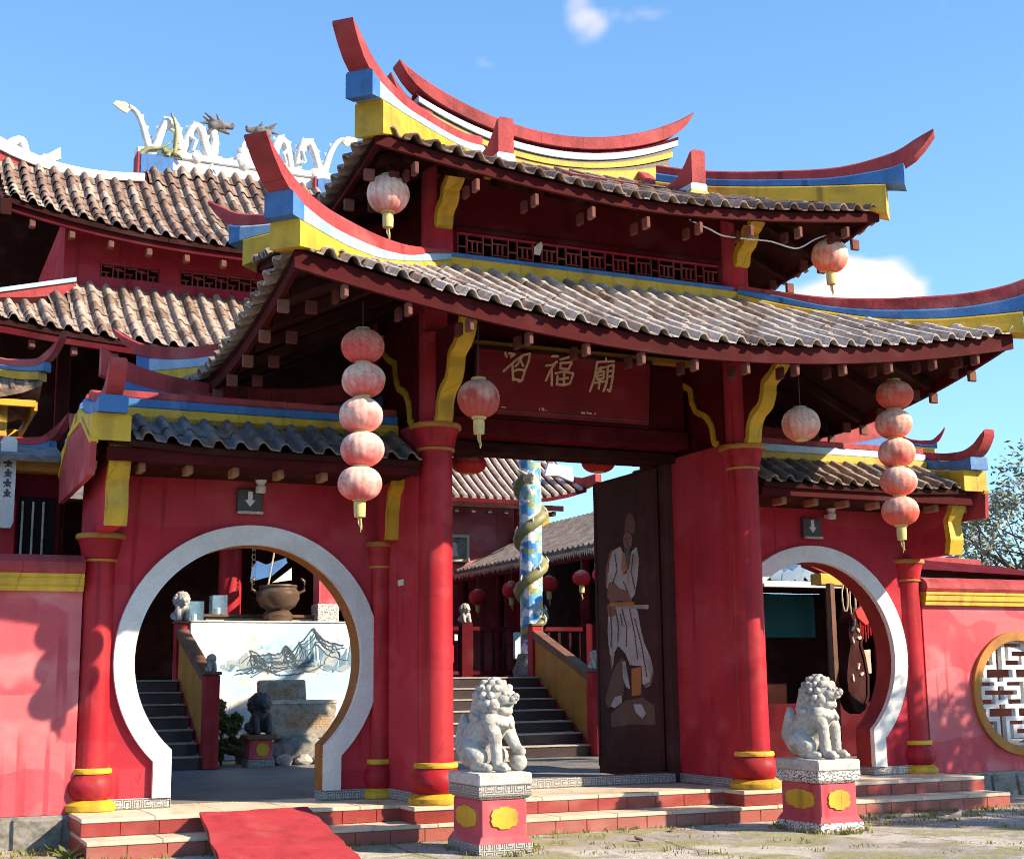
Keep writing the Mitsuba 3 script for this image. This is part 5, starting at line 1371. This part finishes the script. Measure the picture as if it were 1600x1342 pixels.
def dragon(x0, flip, label):
    """A ridge dragon: looping white body, dark head, tail fin; x runs from the tail (0) to the head."""
    k = thing('ridge_dragon', label, 'dragon ornament', 'white dragons on the hall ridge')
    f = lambda x, z: (x0+flip*x*.76, 13.4, 11.14+z*.86)
    body = [(-.48, .98), (-.30, .90), (-.12, .62), (-.02, .34), (.06, .12), (.18, .10), (.34, .50), (.50, .74), (.66, .68), (.76, .40), (.80, .10), (.90, .06), (1.0, .35), (1.10, .66), (1.24, .74), (1.36, .60), (1.44, .30), (1.54, .08), (1.66, .16), (1.70, .45), (1.66, .66), (1.72, .80)]
    p = interp(np.linspace(0, len(body)-1, 110), range(len(body)), np.array([f(*q) for q in body]))
    p[:, 1] += .05*np.sin(np.linspace(0, 14, 110))
    rad = np.interp(np.linspace(0, 1, 110), [0, .12, .3, .85, 1], [.045, .07, .088, .092, .085])
    put(k, tube(p, rad, 10), 'white', smooth=True)
    # dorsal fins
    fin = []
    t = np.gradient(p, axis=0)
    for i in range(8, 104, 4):
        n = np.array([-t[i, 2]*flip, 0, t[i, 0]*flip]); n /= np.linalg.norm(n)+1e-9
        c = p[i]+n*rad[i]*.9; d = t[i]/np.linalg.norm(t[i])
        fin.append(hullpts([c-d*.05+[0, .015, 0], c-d*.05-[0, .015, 0], c+d*.05+[0, .015, 0], c+d*.05-[0, .015, 0], c+n*.06-d*.04]))
    part(k, 'dorsal_fin', cat(fin), 'pale_blue', kind='stuff')
    part(k, 'tail_fin', plate([(0, 0), (-.12, .10), (-.30, .10), (-.36, .03), (-.22, -.06), (-.1, -.12)], .04, frame(f(-.40, .95), (flip, 0, 0), (0, 0, 1), (0, -flip, 0))), 'cream')
    h = np.array(f(1.78, .86)); q = lambda a, b, c, r_: (h[0]+flip*a, h[1]+b, h[2]+c, r_)
    H = [chain(q(-.10, 0, -.02, .11), q(.06, 0, .0, .10)), chain(q(.06, 0, .02, .075), q(.26, 0, .0, .05)), chain(q(.03, 0, -.08, .05), q(.20, 0, -.13, .035)), chain(q(-.1, .06, .06, .04), q(-.28, .1, .17, .015)),
         chain(q(-.1, -.06, .06, .04), q(-.28, -.1, .17, .015)), ball(q(.28, 0, .05, 0)[:3], .04), chain(q(-.12, 0, -.1, .06), q(-.22, 0, -.2, .02)), chain(q(.02, 0, .10, .04), q(-.04, 0, .22, .012)), chain(q(-.16, 0, .04, .05), q(-.34, 0, .0, .015))]
    part(k, 'head', bodymesh(H, .03, 2, .02, 9), 'slate', smooth=50)
    legs = []
    for a, z in ((.55, .62), (1.05, .5), (1.5, .12)):
        b0 = np.array(f(a, z))
        legs.append(tube([b0, b0+[flip*.12, -.10, -.12], b0+[flip*.05, -.12, -.34]], [.05, .04, .03], 7))
        for c in (-.05, 0, .05):
            e = b0+[flip*.05, -.12, -.34]
            legs.append(tube([e, e+[flip*(.06+c), -.03, .0], e+[flip*(.10+c), -.04, -.05]], [.018, .014, .004], 5))
        part(k, 'leg', cat(legs), 'white', smooth=50)
        legs = []
    cl_ = []
    for i in range(7):
        c = f(.05+i*.29, .02)
        cl_.append(ball((c[0], c[1]-.05, c[2]-.05), .12+.04*math.sin(i*2.1), 14))
    part(k, 'cloud_base', bodymesh(cl_, .04, 3, .02, 7), 'white', smooth=50)
    return k


dragon(-2.45, 1, 'white looping dragon on the left half of the raised hall ridge, dark head turned right')
dragon(1.10, -1, 'white looping dragon on the right half of the raised hall ridge, dark head turned left')
pr = thing('flaming_pearl', 'pale pearl with flames between the two ridge dragons', 'pearl ornament')
put(pr, bodymesh([ball((-.60, 13.4, 11.36), .14), chain((-.60, 13.4, 11.25, .16), (-.60, 13.4, 11.15, .22)), chain((-.78, 13.4, 11.22, .05), (-.95, 13.4, 11.18, .02)), chain((-.42, 13.4, 11.22, .05), (-.25, 13.4, 11.18, .02)), chain((-.60, 13.4, 11.5, .06), (-.58, 13.4, 11.62, .02))], .03, 2, .02, 4), 'white', smooth=50)
d2 = thing('ridge_ornament', 'small white coiled dragon ornament on the lower ridge at the left edge', 'dragon ornament')
b2 = [(-5.6, 10.9), (-5.35, 11.05), (-5.2, 10.7), (-5.05, 10.5), (-4.9, 10.78), (-4.75, 10.85), (-4.65, 10.6), (-4.55, 10.45), (-4.42, 10.52), (-4.3, 10.62)]
p = interp(np.linspace(0, 9, 60), range(10), np.array([(a, 13.0, b) for a, b in b2]))
put(d2, tube(p, np.linspace(.12, .06, 60), 9), 'white', smooth=True)
part(d2, 'tail_fin', plate([(0, -.05), (.28, .16), (.30, -.06), (.15, -.14)], .05, frame((-4.34, 13.0, 10.66), (1, 0, 0), (0, 0, 1), (0, -1, 0))), 'white')
vn = thing('ridge_scroll', 'dark green scroll ornament at the left end of the raised hall ridge', 'ornament')
P_ = []
for pts in (((-2.62, 10.95), (-2.45, 11.12), (-2.25, 11.16), (-2.05, 11.30)), ((-1.98, 11.05), (-1.94, 11.5), (-2.05, 11.9)), ((-2.2, 11.12), (-1.95, 11.10), (-1.80, 10.98)), ((-2.1, 11.0), (-2.0, 11.16), (-1.85, 11.2))):
    P_.append(tube(interp(np.linspace(0, len(pts)-1, 14), range(len(pts)), np.array([(a, 13.2, b) for a, b in pts])), np.linspace(.06, .02, 14), 7))
put(vn, cat(P_), 'scale', smooth=True)

# ---- things on the terrace before the hall
ur = thing('incense_urn', 'round bronze incense urn standing behind the mural wall', 'incense urn')
put(ur, lathe([(.16, 2.05), (.22, 2.08), (.24, 2.16), (.20, 2.21), (.17, 2.24), (.27, 2.30), (.335, 2.42), (.33, 2.52), (.28, 2.58), (.30, 2.61), (.29, 2.63), (.2, 2.60)], 32, (-.90, 9.0, 0)), 'bronze', smooth=35)
part(ur, 'foot', lathe([(.12, 1.19), (.14, 1.5), (.11, 1.9), (.17, 2.05)], 20, (-.90, 9.0, 0)), 'bronze', smooth=35)
for s in (-1, 1):
    part(ur, 'handle', tube([(-.90+s*.31, 9.0, 2.50), (-.90+s*.42, 9.0, 2.56), (-.90+s*.42, 9.0, 2.70), (-.90+s*.36, 9.0, 2.74)], [.025]*4, 7), 'bronze', smooth=True)
at = thing('altar_table', 'long dark altar table on the terrace behind the mural wall', 'table')
put(at, bx(-2.0, -.20, 9.25, 9.95, 2.14, 2.19, .01), 'wood_mid')
part(at, 'apron', bx(-1.95, -.25, 9.30, 9.34, 1.92, 2.139, .01), 'cream')
for x in (-1.92, -.28):
    for y in (9.32, 9.88):
        part(at, 'leg', bx(x-.04, x+.04, y-.035, y+.04, 1.192, 1.918 if y < 9.5 else 2.138, .006), 'wood_mid')
for i, (x, y, z) in enumerate(((-1.72, 9.5, 2.192), (-2.2, 8.95, 2.06))):
    k = thing('glass_box', 'clear glass candle box standing on the altar table' if i == 0 else 'clear glass candle box beside the newel lion', 'glass box', 'glass candle boxes')
    put(k, cat([bx(x-.12, x-.115, y-.12, y+.12, z, z+.30, .001), bx(x+.115, x+.12, y-.12, y+.12, z, z+.30, .001), bx(x-.114, x+.114, y-.12, y-.115, z, z+.30, .001), bx(x-.114, x+.114, y+.115, y+.12, z, z+.30, .001)]), 'glass')
    part(k, 'candle', lathe([(.035, z), (.035, z+.10), (.01, z+.11)], 12, (x, y, 0)), 'white', smooth=40)
cl = thing('banner_cloth', 'dark blue and white cloth hanging above the incense urn', 'cloth')
put(cl, plate([(0, 0), (.35, .10), (.60, .32), (.58, .40), (.25, .28), (.10, .34), (.02, .2)], .02, frame((-1.2, 9.6, 2.72), (1, 0, 0), (0, 0, 1), (0, -1, 0))), 'blue')
part(cl, 'white_panel', plate([(.30, .05), (.62, .10), (.62, .30)], .02, frame((-1.15, 9.57, 2.66), (1, 0, 0), (0, 0, 1), (0, -1, 0))), 'white')
part(cl, 'pole', tube([(-.95, 9.6, 2.4), (-.80, 9.6, 3.3)], .015, 6), 'cream')
pp = thing('terrace_pillar', 'sunlit pink pillar at the right end of the altar table', 'pillar')
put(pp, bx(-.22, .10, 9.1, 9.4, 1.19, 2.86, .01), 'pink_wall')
part(pp, 'base', bx(-.24, .12, 9.08, 9.42, 1.19, 2.36, .01), 'terrazzo')
ch = thing('hanging_chain', 'thin gold hanging chain in front of the red porch column', 'chain')
lk = []
for i in range(14):
    lk.append(tube([(-1.05+.03*math.sin(a), 10.0+(.02*math.cos(a) if i % 2 else 0), 2.75+i*.08+.045*math.cos(a)) for a in np.linspace(0, 2*PI, 9)], .009, 5))
put(ch, cat(lk), 'gold', smooth=True)

# ---- dragon column
dc = thing('dragon_column', 'bright blue column wound with a green and white dragon seen through the doorway', 'column')
cx_, cy_ = 4.17, 10.5
put(dc, lathe([(.21, 1.6), (.205, 3), (.20, 5.6)], 28, (cx_, cy_, 0)), 'cloud_blue', smooth=40)
part(dc, 'base', lathe([(.34, 1.19), (.36, 1.3), (.30, 1.42), (.26, 1.6)], 28, (cx_, cy_, 0)), 'grey_stone', smooth=40)
part(dc, 'capital', lathe([(.21, 5.4), (.28, 5.5), (.30, 5.7)], 28, (cx_, cy_, 0)), 'blue', smooth=40)
tt = np.linspace(0, 1, 150); an = -1.2+tt*2*PI*3.1
hx_ = np.stack([cx_+(.225)*np.sin(an), cy_-(.225)*np.cos(an), 1.9+2.9*tt], 1)
part(dc, 'dragon', tube(hx_, np.interp(tt, [0, .15, .85, 1], [.04, .095, .105, .08]), 9), 'scale', smooth=True)
H = np.array([cx_-.18, cy_-.30, 4.72])
part(dc, 'dragon_head', bodymesh([chain((*H, .09), (*(H+[.0, -.14, .02]), .075)), chain((*(H+[-.06, -.05, .07]), .035), (*(H+[-.2, .05, .17]), .012)), chain((*(H+[.06, -.05, .07]), .035), (*(H+[.16, .05, .18]), .012)), ball(H+[0, -.2, .05], .04), chain((*(H+[0, -.08, -.08]), .04), (*(H+[0, -.2, -.1]), .02))], .03, 2, .02, 5), 'cream', smooth=50)
cw = []
for i in range(16):
    a = an[9*i+4]; c = hx_[9*i+4]; d = np.array([math.sin(a), -math.cos(a), 0])
    cw.append(tube([c+d*.05, c+d*.09+[0, 0, .07], c+d*.05+[0, 0, .15]], [.03, .022, .004], 6))
part(dc, 'cloud_relief', cat(cw), 'white', smooth=True, kind='stuff')

# ---- terrace balustrade at the back of the stairs
bl = thing('terrace_balustrade', 'dark red balustrade on the terrace behind the right stairs', 'balustrade')
put(bl, bx(1.75, 8.8, 11.0, 11.12, 2.02, 2.10, .01), 'maroon')
part(bl, 'bottom_rail', bx(1.75, 8.8, 11.0, 11.12, 1.24, 1.31, .01), 'maroon')
for x in np.arange(1.9, 8.8, .22):
    part(bl, 'baluster', bx(x-.03, x+.03, 11.03, 11.09, 1.311, 2.018, .008), 'wood_dark')
for x in (3.1, 5.6, 8.2):
    part(bl, 'post', bx(x-.11, x+.11, 10.95, 11.17, 1.19, 2.16, .01), 'maroon')
part(bl, 'painted_panel', bx(4.02, 4.5, 10.93, 10.995, 1.52, 2.0, .01), 'mural')
small_lion(3.1, 11.06, 2.162, .62, 'stone', 'small white lion on the balustrade post behind the doorway')
fe = thing('fire_extinguisher', 'small bright red cylinder with a white tag standing at the terrace rail', 'fire extinguisher')
put(fe, lathe([(.05, 1.45), (.06, 1.47), (.06, 1.75), (.03, 1.82), (.02, 1.84)], 16, (2.75, 10.9, 0)), 'scarlet', smooth=40)
part(fe, 'tag', bx(2.80, 2.86, 10.82, 10.83, 1.84, 1.95, .002), 'white')

# ---- side gallery on the right
gl = thing('side_gallery', 'long dark-roofed gallery with a pale fringe on the right side of the courtyard', 'gallery')


def FG(y, v):
    return np.array([5.5+2.3*v, y, 3.62+1.15*v-.2*v*(1-v)])


put(nk(gl+'__roof'), sheet(FG, np.linspace(8.9, 17.5, 18), np.linspace(0, 1, 6), 0, -.08), 'slate', smooth=30)
rows_ = []
for y in np.arange(9.0, 17.5, .22):
    rows_.append(tube([FG(y, v)+[0, 0, .01] for v in np.linspace(0, 1, 6)], .045, 6))
part(gl, 'tile_ridges', cat(rows_), 'slate', smooth=40, kind='stuff')
fr = []
for y in np.arange(8.95, 17.5, .09):
    h = .10+.05*((y*7) % 1)
    fr.append(hullpts([(5.5, y, 3.56), (5.5, y+.075, 3.56), (5.515, y, 3.56), (5.515, y+.075, 3.56), (5.5, y+.037, 3.56-h), (5.515, y+.037, 3.56-h)]))
part(gl, 'fringe', cat(fr), 'cream', kind='stuff')
part(gl, 'eave_beam', bx(5.52, 5.60, 8.9, 17.5, 3.36, 3.54, .01), 'maroon')
part(gl, 'back_wall', bx(7.7, 7.85, 8.9, 17.5, 1.2, 4.7, .01), 'wood_dark')
for y in (9.2, 11.2, 13.2, 15.2, 17.2):
    part(gl, 'post', lathe([(.09, 1.2), (.085, 3.4)], 14, (5.62, y, 0)), 'maroon', smooth=40)
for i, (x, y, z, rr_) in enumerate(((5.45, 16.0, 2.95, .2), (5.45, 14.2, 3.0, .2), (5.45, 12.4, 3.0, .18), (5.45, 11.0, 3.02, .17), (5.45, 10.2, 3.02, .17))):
    lantern(x, y, z, f'{["farthest", "second farthest", "third", "fourth", "nearest"][i]} red lantern of the row hanging under the side gallery eave', 'red lanterns under the side gallery', r=rr_, squash=.85, fade_sun=-.3, hang=.35, seed=50+i, tone=(.55, .025, .035))
sh = thing('shelf_board', 'blue grey sign board hanging under the gallery near the painted door', 'sign')
put(sh, bx(5.35, 5.40, 9.3, 10.3, 2.95, 3.25, .01), 'blue')

# ---- rear building
rb_ = thing('rear_building', 'pink rear temple building with ribbed tile roof seen through the top of the doorway', 'building')
put(nk(rb_+'__wall'), bx(2.2, 7.25, 17.6, 17.9, 1.2, 5.6, .01), 'pink_wall')


def FR(x, v):
    return np.array([x, 16.0+2.6*v, 5.16+1.9*v-.4*v*(1-v)+.35*(1-v)*np.clip((x-6.2)/2, 0, 1)**2])


rr_ = part(rb_, 'roof', sheet(FR, np.linspace(2.0, 8.2, 14), np.linspace(0, 1, 6), -.02, -.10), 'maroon')
rows_ = []
for x in np.arange(2.1, 8.2, .205):
    rows_.append(tube([FR(x, v)+[0, 0, .01] for v in np.linspace(0, 1, 7)], .06, 7))
part(rr_, 'tile_ridges', cat(rows_), 'tile_b', smooth=40, kind='stuff')
part(rr_, 'eave_board', bx(2.0, 7.6, 16.0, 16.06, 4.94, 5.06, .01), 'wood_dark')
for x in np.arange(2.2, 7.6, .4):
    part(rr_, 'rafter_end', bx(x-.05, x+.05, 16.1, 16.3, 4.84, 4.938, .01), 'wood_mid')
part(rr_, 'hip_ridge', ribbon([(7.3, 17.9), (7.8, 17.0), (8.2, 16.1), (8.35, 15.7)], [6.3, 5.7, 5.5, 5.62], [6.5, 5.95, 5.75, 5.8], .10), 'rose', smooth=30)
part(rr_, 'ridge_end', plate([(0, 0), (.35, .02), (.75, -.12), (.72, .25), (.1, .3)], .1, frame((7.25, 16.3, 5.78), (1, 0, 0), (0, 0, 1), (0, -1, 0))), 'pale_blue')
part(rb_, 'corner_column', lathe([(.16, 1.2), (.15, 5.2)], 18, (7.1, 17.3, 0)), 'red_paint', smooth=40)
part(rb_, 'corner_bracket', plate([(7.25, 4.2), (7.45, 4.25), (7.5, 4.6), (7.75, 4.75), (7.8, 5.1), (7.3, 5.1)], .14, XZ(17.2)), 'yellow')
sg = thing('framed_plaque', 'grey green plaque in a pale frame on the pink rear building', 'plaque')
put(sg, bx(4.75, 5.80, 17.50, 17.58, 3.92, 4.42, .01), 'grey_stone')
part(sg, 'frame', cat([bx(4.68, 5.87, 17.47, 17.59, 4.421, 4.49, .008), bx(4.68, 5.87, 17.47, 17.59, 3.85, 3.919, .008), bx(5.801, 5.87, 17.47, 17.59, 3.92, 4.42, .008)]), 'cream')
for g_ in (unary_union([Point(5.05, 4.2).buffer(.08), sbox(4.98, 3.98, 5.12, 4.18)]), unary_union([Point(5.48, 4.22).buffer(.09), Polygon([(5.36, 3.98), (5.6, 3.98), (5.55, 4.2), (5.42, 4.2)])])):
    part(sg, 'painted_mark', plate(g_, .01, XZ(17.495)), 'cream')

# ================================================================== PAVILIONS AT EITHER SIDE
def pavilion(cx, cy, hw, zl, zu, label):
    q_ = (hw/1.1)**.5
    k = thing('pavilion', label, 'pavilion')
    put(nk(k+'__body'), bx(cx-hw*.58, cx+hw*.58, cy-hw*.58, cy+hw*.58, 0, zu, .02), 'red_wall')
    for z, w_, nm in ((zl, hw, 'lower_roof'), (zu, hw*.92, 'upper_roof')):
        def Fp(ax):
            ca, sa = ((0, -1), (1, 0), (0, 1), (-1, 0))[ax]

            def F(u, v):
                d = w_*(1-.62*v)
                b = u*d
                return np.array([cx+ca*d-sa*b, cy+sa*d+ca*b, z+q_*(.42*v-.10*v*(1-v)+.20*abs(u)**3*(1-v))])
            return F
        rk_ = part(k, nm, cat([sheet(Fp(a), np.linspace(-1, 1, 11), np.linspace(0, 1, 5), 0, -.07) for a in range(4)]), 'tile_c')
        rows2 = []
        for a in range(4):
            F = Fp(a)
            for b in np.arange(-w_+.1, w_-.05, .15):
                vm = min(1, max(.1, (1-abs(b)/w_)/.62))
                rows2.append(tube([F(np.clip(b/(w_*(1-.62*v)), -1, 1), v) for v in np.linspace(0, vm, 5)], .032, 5))
        part(rk_, 'tile_ridges', cat(rows2), 'tile_c', smooth=40, kind='stuff')
        for sx in (-1, 1):
            for sy in (-1, 1):
                A = np.array([cx+sx*w_*.38, cy+sy*w_*.38]); B = np.array([cx+sx*w_, cy+sy*w_])
                zz = lambda *a: [z+q_*b for b in a]
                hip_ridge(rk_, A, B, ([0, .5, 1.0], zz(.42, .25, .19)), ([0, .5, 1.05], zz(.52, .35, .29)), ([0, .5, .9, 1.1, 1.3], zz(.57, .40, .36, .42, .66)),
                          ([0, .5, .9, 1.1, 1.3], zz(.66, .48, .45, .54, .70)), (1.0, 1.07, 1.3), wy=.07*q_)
        part(rk_, 'fascia', cat([bx(cx-w_*.95, cx+w_*.95, cy-w_*.95-.02, cy-w_*.95+.02, z-.12, z-.04, .005), bx(cx-w_*.95, cx+w_*.95, cy+w_*.95-.02, cy+w_*.95+.02, z-.16, z-.05, .005),
                                bx(cx-w_*.95-.02, cx-w_*.95+.019, cy-w_*.94, cy+w_*.94, z-.16, z-.05, .005), bx(cx+w_*.95-.019, cx+w_*.95+.02, cy-w_*.94, cy+w_*.94, z-.16, z-.05, .005)]), 'yellow')
    part(k, 'waist', bx(cx-hw*.62, cx+hw*.62, cy-hw*.62, cy+hw*.62, zl+.40*q_, zl+.40*q_+.09, .01), 'yellow')
    for sx in (-1, 1):
        for sy in (-1, 1):
            part(k, 'corner_post', bx(cx+sx*hw*.58-.05, cx+sx*hw*.58+.05, cy+sy*hw*.58-.05, cy+sy*hw*.58+.05, zl+.40*q_+.092, max(zu-.02, zl+.40*q_+.12), .008), 'yellow')
    part(k, 'finial', lathe([(hw*.40, zu+.38*q_), (hw*.38, zu+.46*q_), (.10*q_, zu+.5*q_), (.14*q_, zu+.6*q_), (.17*q_, zu+.70*q_), (.12*q_, zu+.8*q_), (.05*q_, zu+.86*q_), (.01, zu+.95*q_)], 20, (cx, cy, 0)), 'ochre', smooth=40)
    return k


pavilion(-6.05, 5.2, 1.12, 3.47, 4.40, 'small red pavilion with upturned yellow eaves above the left boundary wall')
pavilion(8.6, 6.2, .74, 4.12, 4.62, 'small pavilion with upturned yellow eaves behind the right wing roof')
pq = thing('hanging_plaque', 'narrow white plaque with dark writing hanging above the left boundary wall', 'plaque')
put(pq, plate([(-.075, 0), (-.05, -.06), (.05, -.06), (.075, 0), (.075, .82), (.05, .86), (-.05, .86), (-.075, .82)], .03, frame((-5.49, 2.2, 2.72), (1, 0, 0), (0, 0, 1), (0, -1, 0))), 'white')
r = np.random.default_rng(4)
wr = [sbox(-.04+r.uniform(-.01, .01), .28+i*.1, .035, .28+i*.1+.022).union(sbox(-.012, .25+i*.1, .012, .33+i*.1)).union(LineString([(-.03, .25+i*.1), (.0, .29+i*.1), (.03, .25+i*.1)]).buffer(.006)) for i in range(4)]
part(pq, 'writing', plate(unary_union(wr), .006, frame((-5.49, 2.183, 2.72), (1, 0, 0), (0, 0, 1), (0, -1, 0))), 'iron')
sd = thing('garden_shed', 'dark red shed with a black panel for its dark opening behind the left boundary wall', 'shed')
put(nk(sd+'__wall'), bx(-8.5, -4.95, 2.4, 2.6, 0, 3.30, .01), 'maroon')
part(sd, 'dark_panel', bx(-5.35, -5.0, 2.36, 2.398, 2.2, 3.0, .01), 'black')  # black panel on the wall, its colour standing for the shade of an opening
part(sd, 'panel', bx(-5.55, -5.38, 2.34, 2.398, 2.25, 2.95, .01), 'red_paint')
part(sd, 'beam', bx(-8.5, -4.95, 2.2, 2.398, 3.24, 3.36, .01), 'ochre')
part(sd, 'canopy', plate([(2.0, 3.37), (2.62, 3.56), (2.62, 3.49), (2.0, 3.31)], 3.55, YZ(-6.76)), 'slate')
for x in (-5.32, -5.22, -5.12):
    part(sd, 'rod', tube([(x, 2.34, 2.25), (x, 2.34, 2.95)], .012, 6), 'stone', smooth=True)

# ================================================================== BEHIND THE RIGHT MOON GATE
stl = thing('souvenir_stall', 'dark timber stall with a teal curtain behind the right moon gate', 'stall')
put(nk(stl+'__back'), bx(4.4, 9.5, 6.0, 6.1, 0, 2.43, .01), 'wood_dark')
part(stl, 'roof_board', bx(4.6, 9.5, 4.3, 6.05, 2.44, 2.50, .01), 'wood_dark')
part(stl, 'curtain', bx(5.3, 6.45, 5.2, 5.23, 1.72, 2.36, .004), 'teal_cloth')
part(stl, 'counter', bx(4.8, 8.6, 4.4, 4.9, 0, .75, .01), 'maroon')
part(stl, 'side_panel', bx(8.3, 8.4, 4.3, 5.99, 0, 2.43, .01), 'maroon')
for x in (5.05, 6.55, 7.6):
    part(stl, 'post', bx(x-.05, x+.05, 4.9, 5.0, .752, 2.435, .008), 'wood_mid')
part(stl, 'tarpaulin', cat([tube([(4.9+i*.2, 4.5, 2.60+.04*math.sin(i*1.7)), (4.9+i*.2, 5.8, 2.95+.05*math.sin(i*1.7+1))], [.12, .12], 7) for i in range(7)]), 'lit_faded_blue', smooth=50)
part(stl, 'cloth_edge', bx(4.9, 6.3, 4.26, 4.29, 2.40, 2.49, .01), 'white')
awn = thing('roof_corner', 'upturned pink and yellow eave corner seen through the top of the right moon gate', 'roof corner')
put(nk(awn+'__red_band'), ribbon([(4.86, 3.2), (5.15, 3.2), (5.9, 3.2)], [2.60, 2.50, 2.48], [2.74, 2.66, 2.64], .10), 'rose', smooth=30)
part(awn, 'yellow_band', ribbon([(5.02, 3.2), (5.4, 3.2), (5.9, 3.2)], [2.36, 2.35, 2.35], [2.51, 2.49, 2.475], .12), 'yellow', smooth=30)
gd = thing('carved_gong', 'large dark carved wooden gourd shape hanging inside the right moon gate', 'carving')
gp = [(0, 1.42), (.10, 1.38), (.24, 1.20), (.26, 1.02), (.20, .90), (.30, .74), (.40, .45), (.36, .16), (.2, 0), (0, -.06)]
gp = gp+[(-a, b) for a, b in gp[::-1][1:-1]]
GO = affinity.scale(Polygon(gp).buffer(.04).buffer(-.04), .82, .95, origin=(0, .7))
put(gd, plate(GO, .12, frame((5.40, 3.0, .66), (.9, .43, 0), (0, 0, 1), (.43, -.9, 0))), 'wood_dark')
part(gd, 'rim', plate(GO.difference(GO.buffer(-.06)), .16, frame((5.40, 3.0, .66), (.9, .43, 0), (0, 0, 1), (.43, -.9, 0))), 'wood_dark')
_gf = [affinity.rotate(affinity.scale(Point(x, z).buffer(.05), 1, .4), a) for x, z, a in ((-.08, 1.1, 40), (-.02, 1.18, 80), (.08, 1.08, -30), (.1, .98, 10), (-.1, .95, 120), (.03, .6, 60), (.12, .5, 20), (-.15, .45, 100))]
for g_ in _gf:
    part(gd, 'carved_flower', plate(g_, .17, frame((5.40, 3.0, .66), (.9, .43, 0), (0, 0, 1), (.43, -.9, 0))), 'cream')
ro = thing('red_ornament', 'bright red hanging charm with tassels inside the right moon gate', 'ornament')
put(ro, plate([(-.13, -.02), (-.16, .06), (-.08, .12), (0, .09), (.08, .12), (.15, .06), (.13, -.05), (0, -.12)], .05, frame((5.45, 2.75, 1.92), (1, 0, 0), (0, 0, 1), (0, -1, 0))), 'scarlet')
part(ro, 'cord', tube([(5.45, 2.75, 2.09), (5.45, 2.75, 2.6)], .008, 5), 'gold')
part(ro, 'fringe', cat([tube([(5.45+a, 2.75, 1.84), (5.45+a*1.1, 2.75, 1.58+abs(a))], [.01, .006], 5) for a in (-.08, -.04, 0, .04, .08)]), 'scarlet')
for i, x in enumerate((5.22, 5.36, 5.54, 5.66)):
    k = thing('hanging_loop', f'pale rope loop hanging inside the right moon gate, {["leftmost", "second from left", "third from left", "rightmost"][i]} of the row', 'rope loop', 'rope loops inside the right moon gate')
    h = .38+.1*(i % 2)
    put(k, tube([(x+.045*math.sin(a), 2.85+.02*i, 2.36-h/2+h/2*math.cos(a)) for a in np.linspace(0, 2*PI, 25)], .012, 6), 'cream', smooth=True)
pst = thing('timber_post', 'pale timber post standing inside the right moon gate', 'post')
put(pst, bx(5.02, 5.10, 2.9, 3.0, 0, 2.36, .008), 'wood_mid')
nt = thing('notice_sheet', 'pale paper notice pinned beside the carved gourd in the right moon gate', 'notice')
put(nt, plate([(-.12, 0), (.12, .02), (.12, .34), (-.12, .33)], .006, frame((5.75, 3.2, 1.15), (1, 0, 0), (0, 0, 1), (0, -1, 0))), 'cream')
bd = thing('roof_ridge', 'low dark red roof ridge just above the right boundary wall coping', 'roof')
put(nk(bd+'__roof'), hullpts([(9.4, 7.0, 3.0), (13.5, 7.0, 2.9), (9.4, 9.5, 3.0), (13.5, 9.5, 2.9), (10.2, 8.2, 3.32), (13.0, 8.2, 3.2)]), 'maroon')
part(bd, 'ridge_cap', ribbon([(9.0, 8.2), (10, 8.2), (11.2, 8.2), (12.5, 8.2)], [3.24, 3.26, 3.24, 3.18], [3.50, 3.38, 3.34, 3.30], .10), 'rose', smooth=30)
part(bd, 'wall', bx(9.6, 13.3, 7.3, 9.3, 0, 2.98, .01), 'wood_dark')
